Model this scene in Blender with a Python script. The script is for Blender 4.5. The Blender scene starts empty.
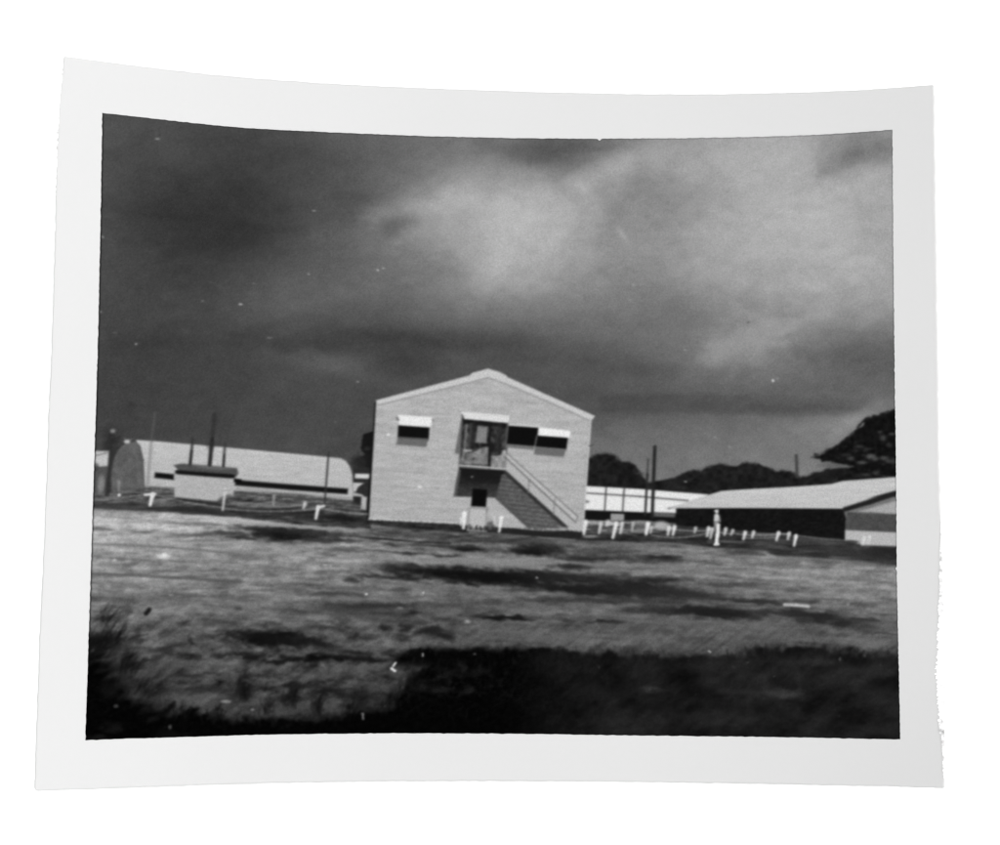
# An old black and white snapshot with a white border, curled, lying on a plain white surface.
import bpy, math
import numpy as np

SC = bpy.context.scene
COL = SC.collection
# ---------------------------------------------------------------- the printed picture
# The print's picture is laid out on a fine grid in "print units": 1 unit = UNIT metres
# on the sheet.  Tones are print densities (0 = maximum black, 255 = bare paper).
PX0, PX1, PY0, PY1, SS = 82, 904, 108, 744, 2
GH, GW = (PY1-PY0)*SS, (PX1-PX0)*SS
gx = (PX0 + (np.arange(GW)+.5)/SS).astype(np.float32)
gy = (PY0 + (np.arange(GH)+.5)/SS).astype(np.float32)
XX, YY = np.meshgrid(gx, gy)
rng = np.random.RandomState(11)

def lattice(u, v, seed):
    iu = np.floor(u).astype(np.int64); iv = np.floor(v).astype(np.int64)
    fu = (u-iu).astype(np.float32); fv = (v-iv).astype(np.float32)
    fu = fu*fu*fu*(fu*(fu*6-15)+10); fv = fv*fv*fv*(fv*(fv*6-15)+10)
    def h(a, b):
        n = (a*374761393 + b*668265263 + seed*1274126177) & 0xffffffff
        n = ((n ^ (n >> 13))*1274126177) & 0xffffffff
        n = ((n ^ (n >> 16))*2246822519) & 0xffffffff
        return ((n ^ (n >> 15)) & 0xffff).astype(np.float32)/32767.5 - 1
    a = h(iu, iv); b = h(iu+1, iv); c = h(iu, iv+1); d = h(iu+1, iv+1)
    return (a*(1-fu)+b*fu)*(1-fv) + (c*(1-fu)+d*fu)*fv

def fbm(u, v, seed, octaves=4, gain=.55):
    s = 0; a = 1; t = 0
    for k in range(octaves):
        s = s + a*lattice(u*2**k+17.3*k, v*2**k-9.1*k, seed+k*7); t += a*a; a *= gain
    return s/np.sqrt(t)/.45          # about unit variance

def sstep(x):
    x = np.clip(x, 0, 1); return x*x*(3-2*x)

def gauss(img, sx, sy=None):
    sy = sx if sy is None else sy
    for ax, s in ((0, sy), (1, sx)):
        s = s*SS
        if s < .3: continue
        r = int(math.ceil(3*s)); k = np.exp(-.5*(np.arange(-r, r+1)/s)**2); k /= k.sum()
        pad = [(0, 0), (0, 0)]; pad[ax] = (r, r)
        p = np.pad(img, pad, mode='edge'); out = np.zeros_like(img); n = img.shape[ax]
        for i, w in enumerate(k):
            out += np.float32(w)*(p[i:i+n, :] if ax == 0 else p[:, i:i+n])
        img = out
    return img

tone = np.zeros((GH, GW), np.float32)
lab = np.zeros((GH, GW), np.int16)
PARTS = []                                   # (name, label text, parent index)
def part(name, label=None, parent=None):
    PARTS.append((name, label, parent)); return len(PARTS)-1

def window(x0, x1, y0, y1, m):
    i0 = max(0, int((y0-m-PY0)*SS)); i1 = min(GH, int((y1+m-PY0)*SS)+1)
    j0 = max(0, int((x0-m-PX0)*SS)); j1 = min(GW, int((x1+m-PX0)*SS)+1)
    return slice(i0, i1), slice(j0, j1)

WX = WY = RAG = None                               # ragged-edge displacement for the field
def put(sl, cov, t, a, p):
    cov = cov*a
    t = t[sl] if isinstance(t, np.ndarray) else t
    tone[sl] = tone[sl]*(1-cov) + t*cov
    if p is not None:
        m = cov > .5*min(1, a); sub = lab[sl]; sub[m] = p

def poly(pts, t, p=None, soft=.9, a=1, warp=0, mul=False):
    pts = [(float(x), float(y)) for x, y in pts]
    xs = [q[0] for q in pts]; ys = [q[1] for q in pts]
    sl = window(min(xs), max(xs), min(ys), max(ys), soft+2+warp*3)
    x = XX[sl]; y = YY[sl]
    if x.size == 0: return
    if warp: x = x+WX[sl]*warp*2.5; y = y+WY[sl]*warp
    d = np.full(x.shape, 1e9, np.float32); ins = np.zeros(x.shape, bool)
    for (ax, ay), (bx, by) in zip(pts, pts[1:]+pts[:1]):
        ex, ey = bx-ax, by-ay; L = ex*ex+ey*ey
        if L < 1e-9: continue
        h = np.clip(((x-ax)*ex+(y-ay)*ey)/L, 0, 1)
        d = np.minimum(d, (x-ax-h*ex)**2+(y-ay-h*ey)**2)
        c = (ay > y) != (by > y)
        ins ^= c & (x < ex*(y-ay)/(ey if abs(ey) > 1e-9 else 1e-9)+ax)
    d = np.sqrt(d)*np.where(ins, 1, -1)
    put(sl, sstep(d/(2*soft)+.5), t, a, p)

def line(pts, w, t, p=None, soft=.7, a=1, w1=None):
    for (ax, ay), (bx, by) in zip(pts, pts[1:]):
        sl = window(min(ax, bx), max(ax, bx), min(ay, by), max(ay, by), w+soft+2)
        x = XX[sl]; y = YY[sl]
        if x.size == 0: continue
        ex, ey = bx-ax, by-ay; L = ex*ex+ey*ey+1e-9
        h = np.clip(((x-ax)*ex+(y-ay)*ey)/L, 0, 1)
        d = np.sqrt((x-ax-h*ex)**2+(y-ay-h*ey)**2)
        ww = w if w1 is None else w+(w1-w)*h
        put(sl, sstep((ww/2-d)/(2*soft)+.5), t, a, p)

def sag(a, b, drop, n=8):
    return [(a[0]+(b[0]-a[0])*k/n, a[1]+(b[1]-a[1])*k/n+4*drop*(k/n)*(1-k/n)) for k in range(n+1)]

def blob(cx, cy, rx, ry, t, a=1, rot=0, warp=0, soft=.45, p=None):
    """soft-edged ellipse; soft is the fraction of the radius that fades"""
    R = max(rx, ry)*(1+soft)+2
    sl = window(cx-R, cx+R, cy-R, cy+R, 2+warp*3)
    x = XX[sl]-cx; y = YY[sl]-cy
    if x.size == 0: return
    if warp: x = x+WX[sl]*warp*2.5; y = y+WY[sl]*warp
    c, s = math.cos(math.radians(rot)), math.sin(math.radians(rot))
    u = (x*c+y*s)/rx; v = (-x*s+y*c)/ry
    r = np.sqrt(u*u+v*v)
    if warp: r = r+RAG[sl]*.15*warp
    put(sl, sstep((1+soft-r)/(2*soft)), t, a, p)

# ---- sky: heavy storm cloud, densities read on a coarse grid and smoothed
P_SKY = part('printed_sky', 'dark stormy sky with a pale break in the cloud, upper half of the print')
P_FIELD = part('printed_field', 'patchy open grass field in the lower half of the print')
sky_rows = [
 (112, [ 84, 78, 74, 70, 84, 98,106,116,122,104,112,142,150,158,160,142,142]),
 (130, [ 80, 74, 70, 68, 80, 96,106,116,122,100,112,142,152,162,162,140,138]),
 (160, [ 80, 72, 66, 66, 72, 90,110,118,124,112,132,152,158,168,165,146,140]),
 (190, [ 78, 66, 60, 62, 74, 84,112,144,150,148,158,142,148,160,168,163,160]),
 (220, [ 74, 60, 56, 58, 74, 88,124,140,156,158,146,138,146,158,166,168,162]),
 (250, [ 75, 64, 62, 68, 84,100,124,136,158,156,148,144,150,157,163,165,160]),
 (280, [ 75, 66, 66, 78, 92,102,114,128,150,146,138,134,138,148,154,157,154]),
 (310, [ 74, 66, 70, 78, 86, 90, 96,104,122,116,114,114,120,132,140,142,138]),
 (340, [ 70, 66, 66, 68, 74, 72, 70, 82, 86, 92, 94,100,114,130,126,116,112]),
 (370, [ 66, 64, 66, 68, 78, 84, 72, 80, 80, 80, 84, 92,110,114,106,100,100]),
 (400, [ 68, 66, 68, 70, 72, 74, 76, 78, 80, 80, 80, 84, 90, 94, 94, 94, 98]),
 (425, [ 70, 68, 70, 70, 72, 74, 76, 80, 84, 90, 98,104,108,110,114,128,140]),
 (455, [ 66, 68, 70, 72, 74, 76, 80, 84, 90,100,112,114,114,118,122,130,140]),
 (500, [ 66, 68, 70, 72, 74, 76, 80, 84, 90,100,114,114,112,116,120,120,120])]
ys = np.array([r[0] for r in sky_rows], float); G = np.array([r[1] for r in sky_rows], float)
cols = np.empty((GH, 17))
for c in range(17): cols[:, c] = np.interp(gy, ys, G[:, c])
sk = np.empty((GH, GW), np.float32)
xs = np.arange(100, 901, 50)
for r in range(GH): sk[r] = np.interp(gx, xs, cols[r])
sk = gauss(sk, 13, 9)
n = fbm(XX/70+.5*fbm(XX/90, YY/60, 5, 2), YY/38, 3, 5, .5)
sk += n*(1.1+sk*.014)
sk += fbm(XX/14, YY/9, 31, 4, .65)*(.1+sk*.015)
sk += 5*sstep((XX-620)/120)*sstep((340-YY)/60)
tone[:] = sk; lab[:] = P_SKY
# separate cloud shapes
S = lambda cx, cy, rx, ry, dt, rot=0: blob(cx, cy, rx, ry, np.clip(tone+dt, 0, 255), .8, rot, 0, .95)
S(401, 222, 17, 8, -18, -14); S(390, 231, 11, 8, -13, -38); S(412, 220, 7, 7, -8, 20); S(425, 207, 36, 8, 12, -12); S(376, 212, 14, 7, 9, 0); S(455, 190, 30, 16, 13, -30); S(360, 200, 20, 10, -9, 0); S(470, 215, 34, 22, 8, -15); S(345, 215, 16, 22, -5, 0)
S(548, 150, 50, 15, -12, 8); S(540, 158, 40, 9, -8, -6); S(500, 170, 40, 14, 6, -10); S(600, 172, 40, 10, 16, -24); S(620, 158, 12, 16, 8, 10); S(605, 140, 26, 8, -10, 0); S(658, 150, 12, 18, 5, 0); S(615, 205, 9, 12, -8); S(622, 234, 7, 2.2, 26, 55)
S(835, 168, 26, 8, -20, -28); S(868, 152, 30, 9, -14, -10); S(880, 172, 22, 6, 10, -28); S(808, 150, 22, 14, 8)
S(405, 340, 70, 8, -9, 4); S(300, 344, 60, 6, -4, 4); S(520, 335, 60, 9, -6, -8)
S(720, 352, 40, 10, 14, -34); S(790, 335, 26, 12, 10, -20); S(660, 372, 50, 6, -6, 0); S(345, 368, 60, 6, 5, 10)
S(490, 250, 30, 45, 9, 20); S(540, 205, 35, 22, 8, -20); S(280, 296, 50, 18, 6, -35); S(218, 245, 42, 18, -5, 0)
S(845, 250, 50, 60, 3); S(860, 310, 50, 30, 9); S(745, 210, 50, 45, 6); S(700, 250, 60, 60, 4); S(560, 270, 50, 40, 5); S(780, 300, 60, 40, 3); S(760, 170, 40, 25, 5); S(690, 170, 12, 16, 6); S(800, 409, 80, 5.5, -16, 1); S(640, 365, 90, 8, -7, 4); S(740, 392, 60, 8, -6, 0); S(372, 352, 60, 7, -8, 8); S(420, 330, 50, 9, -7, 0); S(330, 300, 40, 10, 5, -15); S(720, 330, 22, 7, 8, -50); S(860, 350, 40, 9, -8, -12)
S(640, 412, 60, 4, -5, 0); S(830, 424, 60, 5, 7, -10); S(680, 400, 40, 5, -5, 0); S(352, 330, 30, 6, -5, 12)
WX = fbm(XX/26, YY/16, 24, 4)*1.0; WY = fbm(XX/24, YY/14, 25, 4)*1.0; RAG = None
def C(pts, dt, soft=7, w=3.2): poly(pts, np.clip(tone+dt, 0, 255), None, soft, 1, w)
C([(366, 208), (400, 196), (440, 190), (470, 182), (500, 174), (560, 178), (600, 165), (634, 148), (646, 170), (610, 205), (590, 240), (540, 290), (490, 300), (450, 270), (410, 246), (380, 236)], 7)
C([(390, 200), (450, 194), (500, 190), (560, 196), (580, 214), (560, 250), (520, 285), (480, 285), (440, 240)], 6, 9)
C([(95, 330), (200, 336), (300, 336), (360, 330), (430, 334), (480, 328), (560, 342), (640, 352), (560, 362), (470, 356), (430, 356), (380, 352), (300, 348), (200, 350), (95, 348)], -5, 9)
C([(372, 358), (430, 356), (446, 368), (410, 380), (374, 376)], -6, 5, 2); C([(250, 352), (330, 352), (370, 366), (340, 376), (270, 370)], 5, 6)
C([(600, 396), (700, 394), (800, 396), (868, 398), (860, 411), (800, 417), (700, 413), (600, 412)], -9, 3.5, 1.2)
C([(706, 366), (720, 342), (756, 326), (800, 322), (790, 345), (760, 362), (730, 372)], 10, 7); C([(800, 320), (850, 330), (893, 340), (893, 380), (820, 372), (790, 350)], -7, 9)
C([(600, 180), (660, 176), (700, 200), (690, 260), (650, 300), (610, 290), (596, 240)], -5, 12); C([(470, 138), (560, 142), (612, 142), (590, 158), (540, 166), (500, 156)], -9, 6)
C([(808, 150), (860, 138), (893, 140), (893, 156), (850, 166), (816, 176)], -9, 7, 2); C([(110, 180), (200, 170), (280, 190), (290, 225), (250, 250), (170, 256), (110, 240)], -4, 12)
# paler rim of the cloud-light around the right tree and the thin marks of handling
S(868, 410, 22, 5, 16, -22); S(838, 432, 16, 5, 10, -38)
line([(486, 205), (482, 240), (486, 300)], .8, 168, a=.10, soft=.8)
for k in range(60):
    x, y = rng.uniform(110, 885), rng.uniform(150, 440); L = rng.uniform(2, 14); an = rng.uniform(-.5, .5)+(rng.rand() < .3)*1.2
    line([(x, y), (x+L*math.cos(an), y+L*math.sin(an))], .5, 150 if rng.rand() < .7 else 60, a=rng.uniform(.03, .12), soft=.5)

# ---- the field
hx = [82, 93, 162, 223, 276, 330, 367, 420, 500, 585, 640, 716, 770, 850, 904]
hy = [486, 486, 487, 488, 492, 497, 505, 510, 516, 517, 520, 522, 525, 530, 532]
top = np.interp(XX, hx, hy).astype(np.float32)
dep = np.clip((YY-478)/260, .03, 1.2)                    # 0 far .. 1 near
U = (XX-500)/(14+95*dep); V = np.log(dep+.06)*9
WX = fbm(XX/11, YY/5, 41, 4)*(.3+.8*dep); WY = fbm(XX/10, YY/5, 47, 4)*(.25+.8*dep)
RAG = gauss(fbm(XX/(5+8*dep), YY/(2+3.2*dep), 53, 4, .7), .7, .5)
base_rows = [  # y, then tone at x = 90, 200, 300, 400, 500, 600, 700, 800, 900
 (500, [ 90, 95,100,100,100,100,100, 95, 95]),
 (518, [186,178,150,110, 96, 96, 96, 95, 95]),
 (530, [178,168,140,112,100, 96, 98,100,100]),
 (542, [166,150,138,126,110,100,106,112,112]),
 (556, [152,140,136,136,128,116,120,126,126]),
 (572, [138,130,134,128,118,112,120,128,130]),
 (590, [120,120,120,104, 96, 90,100,120,124]),
 (610, [108,106,100, 88, 92, 92, 94,104,112]),
 (630, [ 88, 94, 84, 76, 92, 94, 90, 92, 98]),
 (648, [ 66, 88, 76, 80, 84, 86, 84, 72, 80]),
 (665, [ 44, 80, 70, 56, 46, 34, 34, 36, 40]),
 (690, [ 26, 74, 62, 46, 20, 20, 24, 30, 32]),
 (712, [ 12, 64, 56, 34, 12, 16, 22, 28, 28]),
 (745, [ 10, 20, 16, 10,  8, 12, 18, 24, 24])]
ys = np.array([r[0] for r in base_rows], float); G = np.array([r[1] for r in base_rows], float)
cols = np.stack([np.interp(gy, ys, G[:, c]) for c in range(9)], 1)
fd = np.empty((GH, GW), np.float32); xs = np.array([90, 200, 300, 400, 500, 600, 700, 800, 900])
for r in range(GH): fd[r] = np.interp(gx, xs, cols[r])
fd = gauss(fd, 18, 3)
tilt = YY-.02*(XX-500)
dep2 = np.clip((tilt-478)/260, .03, 1.2); V2 = np.log(dep2+.06)*9
st = fbm(U*1.3, V2*3.2, 61, 5, .62); st2 = fbm(U*3.2, V2*7, 71, 4, .7); st3 = fbm(XX/3.2, YY/2.1, 81, 3, .7)
A1, A2 = (XX*.82-YY*.57)/19, (XX*.57+YY*.82)/6
tuft = fbm(A1, A2, 85, 4, .65); tuft2 = fbm(XX/13, YY/6.5, 86, 5, .65)
lw = sstep((240-XX)/110)*sstep((YY-590)/60)
near = sstep((YY-600)/50)
fd = fd*(1+(.085*st+.03*gauss(st2, .8, .5))*(1-.45*sstep((260-XX)/100)*sstep((580-YY)/30))*(1-.4*near)+.035*st3+.15*near*(1-lw)*tuft2*sstep((470-XX)/80+.5)+.06*tuft2*(1-near*.3)+.08*fbm(A1/1.6, A2*1.5, 88, 3)*near+.17*lw*tuft+.07*lw*fbm(XX/22, YY/5, 89, 3))
cov = sstep((YY-top)/2+.5)
tone = tone*(1-cov)+fd*cov
lab[cov > .5] = P_FIELD
g = lambda *q, **k: blob(*q, **dict(dict(warp=1, soft=.8), **k))

# dark verge under the fence lines, left
vs2 = gauss(st2, 1.6, .9)
vt = np.clip(62+16*vs2+14*st, 14, 150).astype(np.float32)
poly([(84, 501), (120, 500), (162, 502), (223, 503), (276, 507), (330, 511), (367, 515), (372, 530), (353, 528), (307, 525), (276, 522), (223, 516.8), (162, 511.8), (84, 507)], vt, P_FIELD, 1.2, 1, .25)
poly([(84, 488), (240, 489), (300, 492), (367, 500), (367, 516), (320, 512), (223, 505), (84, 502)], np.clip(76+20*vs2+18*st, 20, 150), P_FIELD, 1, 1, .2)
line([(93, 506.5), (150, 510.5)], 4, 60, a=.5, soft=1.5)
g(200, 511, 42, 3.2, 38, .8, 5); g(110, 505.5, 20, 2.5, 60, .7, 3); g(285, 514, 50, 3.5, 42, .8, 5); g(345, 518, 26, 3.5, 24, .9, 6)
g(165, 504.5, 16, 1.4, 112, .6, 3); g(288, 517, 5, 1.2, 118, .6)
# below the house
poly([(366, 519.5), (400, 521), (456, 524), (500, 528), (540, 529), (583, 533), (640, 534), (700, 538), (716, 546), (660, 542), (600, 541), (560, 540), (500, 535), (440, 531), (400, 528), (366, 524)], np.clip(42+14*st2, 8, 90), P_FIELD, 1.4, .95, .4)
g(390, 533, 42, 4, 74, .7, 3); g(450, 538, 40, 4, 66, .7, 4); g(520, 541, 38, 4.5, 58, .8, 5)
line([(470, 532.5), (500, 534), (540, 537.5), (575, 540)], 1.6, 128, a=.8, soft=.8)
line([(350, 536.5), (385, 539), (420, 542), (450, 543.5)], 1.8, 34, a=.8, soft=.9)
reg = sstep((YY-523)/5)*sstep((552-YY)/9)*sstep((XX-360)/15)*sstep((640-XX)/50)
tone *= 1-reg*(.10+.17*gauss(st2, 1.2, .6)+.10*st)
# dark patches over the field: x, y, rx, ry, tone, strength, tilt
for q in [(285, 526.5, 60, 1.7, 158, .75, 4), (250, 522, 36, 1.8, 172, .8, 4), (225, 518.5, 26, 1.8, 186, .8, 4), (345, 529.3, 26, 1.9, 148, .7, 3), (256, 536, 12, 2.2, 118, .7, 4), (215, 530, 8, 2, 168, .7, -15), (352, 538, 10, 1.6, 150, .7, 0), (310, 555, 34, 1.8, 156, .55, 3), (250, 551, 40, 2, 150, .5, 3), (270, 545, 50, 4, 146, .5, 3),
          (370, 562, 34, 6, 142, .5, 3), (470, 562, 60, 4, 136, .7, 3), (530, 562, 34, 4, 134, .7, 3), (420, 585, 50, 3.4, 112, .5, 2), (550, 574, 9, 1.4, 96, .6, 0), (596, 576, 6, 1, 150, .8, 0), (505, 536.5, 10, 1.6, 112, .6, 3), (560, 557, 6, 1.6, 112, .7, 0), (600, 563, 40, 2, 122, .6, 2), (600, 574, 40, 1.6, 108, .5, 2), (622, 599, 9, 3, 116, .8, 15), (603, 598, 8, 2, 88, .6, 0),
          (690, 551, 30, 1.6, 142, .7, 2), (705, 550.5, 16, 1.1, 164, .6, 2), (650, 568, 60, 4, 124, .5, 2), (620, 546, 30, 3, 108, .5, 2), (690, 588, 24, 3, 118, .6, 3), (700, 604, 60, 1.6, 112, .6, 0), (640, 604, 30, 1.4, 108, .5, -3), (767, 553.6, 5, 3.2, 126, .8, 0), (838, 557, 9, 1.2, 104, .7, 3), (700, 625, 60, 4, 100, .5, 3), (790, 638, 40, 4, 104, .5, 2), (870, 644, 22, 5, 116, .7, 5), (872, 634, 26, 1.4, 118, .5, 5), (832, 628.5, 14, 1.6, 108, .6, 3), (766, 618, 8, 2, 96, .5), (880, 560, 26, 3, 110, .4, 3),
          (590, 636, 60, 5, 104, .5, 2), (520, 636, 50, 7, 98, .5, 0), (456, 646, 22, 3, 96, .6, -25), (455, 640, 10, 3, 104, .4, -40), (395, 645, 34, 4, 104, .55, -8), (420, 648, 16, 4, 100, .5, 0), (330, 650, 30, 2.5, 92, .5, 3), (296, 654, 12, 2.6, 92, .6, 0), (345, 668, 34, 3, 84, .5, -3), (320, 676, 40, 4, 84, .5, -8), (396, 672, 8, 4, 84, .5), (408, 676, 9, 3.5, 88, .6, -10), (310, 705, 16, 8, 84, .5), (280, 706, 14, 7, 78, .5), (335, 708, 12, 6, 80, .6, 20), (394, 705, 9, 4, 66, .6, 0), (372, 690, 8, 5, 64, .4),
          (126, 638, 8, 5, 98, .6, 20), (142, 652, 9, 7, 92, .5), (175, 640, 22, 4, 98, .5, 5), (98, 628, 9, 5, 92, .6, -40), (160, 668, 24, 4, 84, .5, -18), (200, 664, 40, 3, 84, .4, 3), (188, 702, 14, 6, 84, .6), (145, 690, 13, 5, 82, .7, -30), (205, 700, 34, 7, 78, .4), (262, 707, 22, 8, 74, .5, -5), (292, 708, 12, 6, 78, .5), (160, 700, 10, 4, 66, .5), (220, 645, 14, 3, 92, .4), (205, 651, 26, 2, 92, .4, 0), (266, 666, 30, 3.4, 88, .5, 0), (110, 658, 10, 2, 58, .5, -15)]:
    g(*q)
for q in [(281, 535, 30, 5.8, 24, 1, 3), (262, 529, 26, 2.2, 44, .9, 4), (300, 533, 30, 3.4, 30, .9, 3), (228, 533, 15, 2, 62, .9, 2), (238, 537.6, 12, 1.8, 50, .9, 3), (325, 533.5, 34, 2.2, 58, .85, 3),
          (336, 540, 22, 1.8, 52, .85, 3), (322, 541.5, 10, 1.4, 60, .8, 3), (345, 550, 18, 1.8, 96, .8, 0), (330, 554, 12, 1.2, 104, .7, 0),
          (100, 528.5, 12, 1.3, 116, .8, 5), (142, 531.5, 10, 1.4, 112, .8, 0), (120, 517.5, 20, 1.0, 150, .6, 5), (178, 523.5, 12, 1.2, 118, .7, 3), (206, 524, 16, 1.6, 108, .7, 4), (205, 534.5, 22, 1.9, 90, .8, -3), (182, 534.5, 9, 1.2, 118, .7, 0), (200, 541, 22, 1.2, 126, .7, 0),
          (100, 557, 10, 1, 110, .6, 3), (134, 560, 18, 1.2, 108, .7, 4), (128, 566, 10, 1.3, 108, .6, -15), (180, 568, 10, 1.6, 102, .6, -10),
          (393, 545, 8, 1.6, 62, .9, 2), (467, 548.7, 17, 2.3, 26, 1, 3), (440, 546, 26, 1.2, 60, .8, 3), (408.5, 553.3, 12, 1.4, 48, .9, 3), (448.5, 555.6, 13, 1.3, 50, .9, 3), (385, 551, 18, .9, 84, .6, 2),
          (398, 568, 30, 5, 74, .7, 3), (372, 575.5, 14, 1.8, 60, .85, 2), (400, 578, 22, 2, 60, .8, 3), (400, 590, 9, 1.5, 70, .6, 0), (425, 570, 34, 4.5, 48, .8, 3),
          (470, 575.5, 66, 6, 20, 1, 2.5), (505, 577, 50, 7, 18, 1, 2), (560, 577, 40, 4.5, 38, .9, 3), (600, 579, 30, 4, 50, .8, 3), (566, 588, 34, 3.4, 34, .9, 3), (600, 592, 34, 4, 28, .9, 3), (625, 586, 30, 4, 34, .8, 3), (520, 589.5, 16, 1.5, 56, .7, 2),
          (534, 551.5, 25, 4, 24, 1, 2), (548, 548, 18, 3, 38, .8, 0), (588, 558.6, 26, 2.6, 44, .9, 2), (604, 553, 26, 4, 62, .7, 0), (572, 567.4, 17, 2.5, 42, .9, 2), (606, 576, 8, 1.6, 64, .8, 2),
          (664, 557.5, 16, 2, 30, .95, 2), (650, 559, 30, 3, 54, .7, 2), (714, 564.6, 10, 1, 72, .6, 0), (740, 552, 16, 1.7, 62, .8, 3), (640, 568.5, 16, 1, 84, .6), (625, 574.6, 5, 2, 56, .7),
          (655, 580, 28, 3.2, 44, .9, 1), (640, 590, 52, 7, 36, .85, 3), (680, 595, 44, 5, 50, .8, 4), (720, 585, 20, 1.8, 70, .7, 1), (735, 583.5, 22, 1.4, 78, .6, 2), (728, 600, 22, 1.6, 58, .8, 0),
          (755, 601.5, 22, 2, 56, .85, 1), (770, 602.6, 14, 1.5, 60, .8, 2), (700, 610, 48, 3.6, 42, .9, 2), (652, 611, 26, 2.4, 52, .8, 2), (715, 613, 32, 4.4, 34, .9, 3), (738, 616, 16, 3, 36, .8, 0), (755, 617, 10, 3, 60, .7, 0), (767, 612, 6, 3, 48, .7), (748, 600.5, 10, 2, 56, .7, 0),
          (793, 612.5, 18, 3.2, 52, .85, 2), (819, 617, 28, 6, 44, .95, 3), (842, 624, 18, 4.6, 46, .9, 3), (866, 619.5, 14, 1.6, 52, .9, 3), (884, 634, 16, 1, 62, .8, 4), (864, 630, 10, 3.4, 62, .6, 0), (812, 601.5, 5, 2, 60, .7), (785, 601, 5, 2, 70, .7), (800, 601, 6, 1.5, 72, .7), (770, 597, 5, 2, 82, .5),
          (580, 600, 50, 2.4, 58, .75, 1), (640, 601, 40, 3, 62, .6, 1), (503, 617, 25, 1.9, 22, 1, 2), (520, 618.5, 16, 1.2, 30, .9, 3), (480, 615.5, 10, 1.8, 50, .7, -12), (603, 622, 14, 1.3, 42, .85, 2), (567, 620, 8, 1.3, 54, .7), (620, 603, 12, 1.4, 48, .7, 2),
          (353, 580, 7, 2.6, 52, .8, 0), (310, 585, 14, 1.4, 78, .7, 3), (330, 594, 30, 2.4, 62, .8, 1), (335, 588, 28, 2, 82, .6, 1), (338, 607, 32, 5.5, 74, .6, 2), (350, 606, 18, 1.8, 54, .7, 3), (270, 574, 6, 2, 92, .6), (240, 607.6, 5, 2, 66, .7), (290, 610, 18, 2, 72, .6, 3), (272, 624, 8, 2, 58, .6, 2), (222, 623, 16, 2, 70, .5), (228, 581, 16, 2.2, 92, .6, 3), (325, 627, 12, 2, 48, .7, 2),
          (380, 605.5, 28, 2.6, 48, .8, 3), (412, 613.5, 6, 2.4, 32, .9, -15), (370, 612, 44, 6, 62, .6, 3), (385, 627, 7, 2, 34, .8, 2), (407, 628.6, 6, 2.2, 34, .8, -15), (425, 631, 12, 3, 32, .9, -10), (445, 637, 10, 3, 34, .85, 15), (402, 636, 9, 2, 48, .6, 0), (432, 632, 10, 2, 36, .7, 12), (438, 629.5, 14, 1.5, 44, .7, 8),
          (128, 613.5, 8, 3, 60, .6, -45), (118, 618, 10, 2.4, 58, .6, -50), (105, 640, 17, 7, 38, .85, 0), (136, 636, 5, 9, 46, .7, 30), (165, 634, 6, 3, 56, .6), (190, 642, 3, 3.4, 38, .8, 30), (168, 648, 12, 3, 44, .7, -15), (185, 656, 16, 1.8, 34, .85, 10), (150, 659, 14, 1.6, 46, .6, -15), (210, 636, 12, 2, 50, .7, 5), (218, 640, 9, 1.5, 58, .6),
          (262, 639, 27, 6.4, 12, 1, 3), (246, 635, 12, 3, 24, .9, 0), (283, 636, 18, 4, 18, .95, 3), (282, 641, 22, 4, 22, .95, 8), (315, 644, 14, 5, 30, .9, 10), (300, 640, 14, 3, 26, .8, 4), (250, 656.5, 14, 3, 24, .9, 5), (236, 654, 8, 1.8, 40, .7, 8), (225, 655.5, 18, 1.1, 40, .6, -3), (288, 661, 22, 2, 24, .9, -2), (325, 658, 32, 3.2, 14, 1, 0), (356, 652, 16, 2.2, 34, .9, 8), (365, 660, 24, 2, 26, .9, 3),
          (215, 673, 12, 1.2, 44, .7, -2), (190, 676, 14, 1.6, 42, .7, 3), (225, 677, 24, 2, 60, .5, 0), (205, 689, 40, 3.4, 40, .7, -3), (243, 683, 3, 11, 30, .8, 8), (258, 675, 14, 1, 44, .6), (292, 690, 6, 12, 22, .8, 20), (300, 686, 14, 3, 34, .8, 0), (330, 690.5, 22, 2.4, 30, .8, 0), (270, 699, 3, 7, 36, .6, 25), (318, 703, 3, 6, 36, .7, 20), (290, 699, 12, 3, 28, .7), (360, 700, 10, 7, 24, .7), (235, 695, 12, 6, 42, .6), (164, 690, 10, 2, 44, .5, -20)]:
    g(q[0], q[1], q[2]*1.08, q[3]*1.08, q[4]*.86, min(1, q[5]*1.04), *q[6:])
for k in range(520):                                   # streaks of bare dirt and flattened grass, drawn out along the field
    y = 518+132*rng.rand()**1.15; x = rng.uniform(92, 895); d_ = (y-478)/260
    if y < np.interp(x, hx, hy)+16: continue
    L = rng.uniform(6, 26)*(.6+d_); dkn = rng.rand() < .6
    y2 = y+.025*L; j0, i0 = int((x-PX0)*SS), int((y-PY0)*SS)
    t = float(tone[min(GH-1, i0), min(GW-1, j0)])
    if t < 50: continue
    sl_ = sag((x-L/2, y-.02*L), (x+L/2, y2), rng.uniform(-.8, .8)*d_, 4)
    line(sl_, rng.uniform(.5, 1.6)*(.6+1.6*d_), t*(.62 if dkn else 1.22), a=rng.uniform(.12, .42), soft=.5+1.4*d_)
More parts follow.
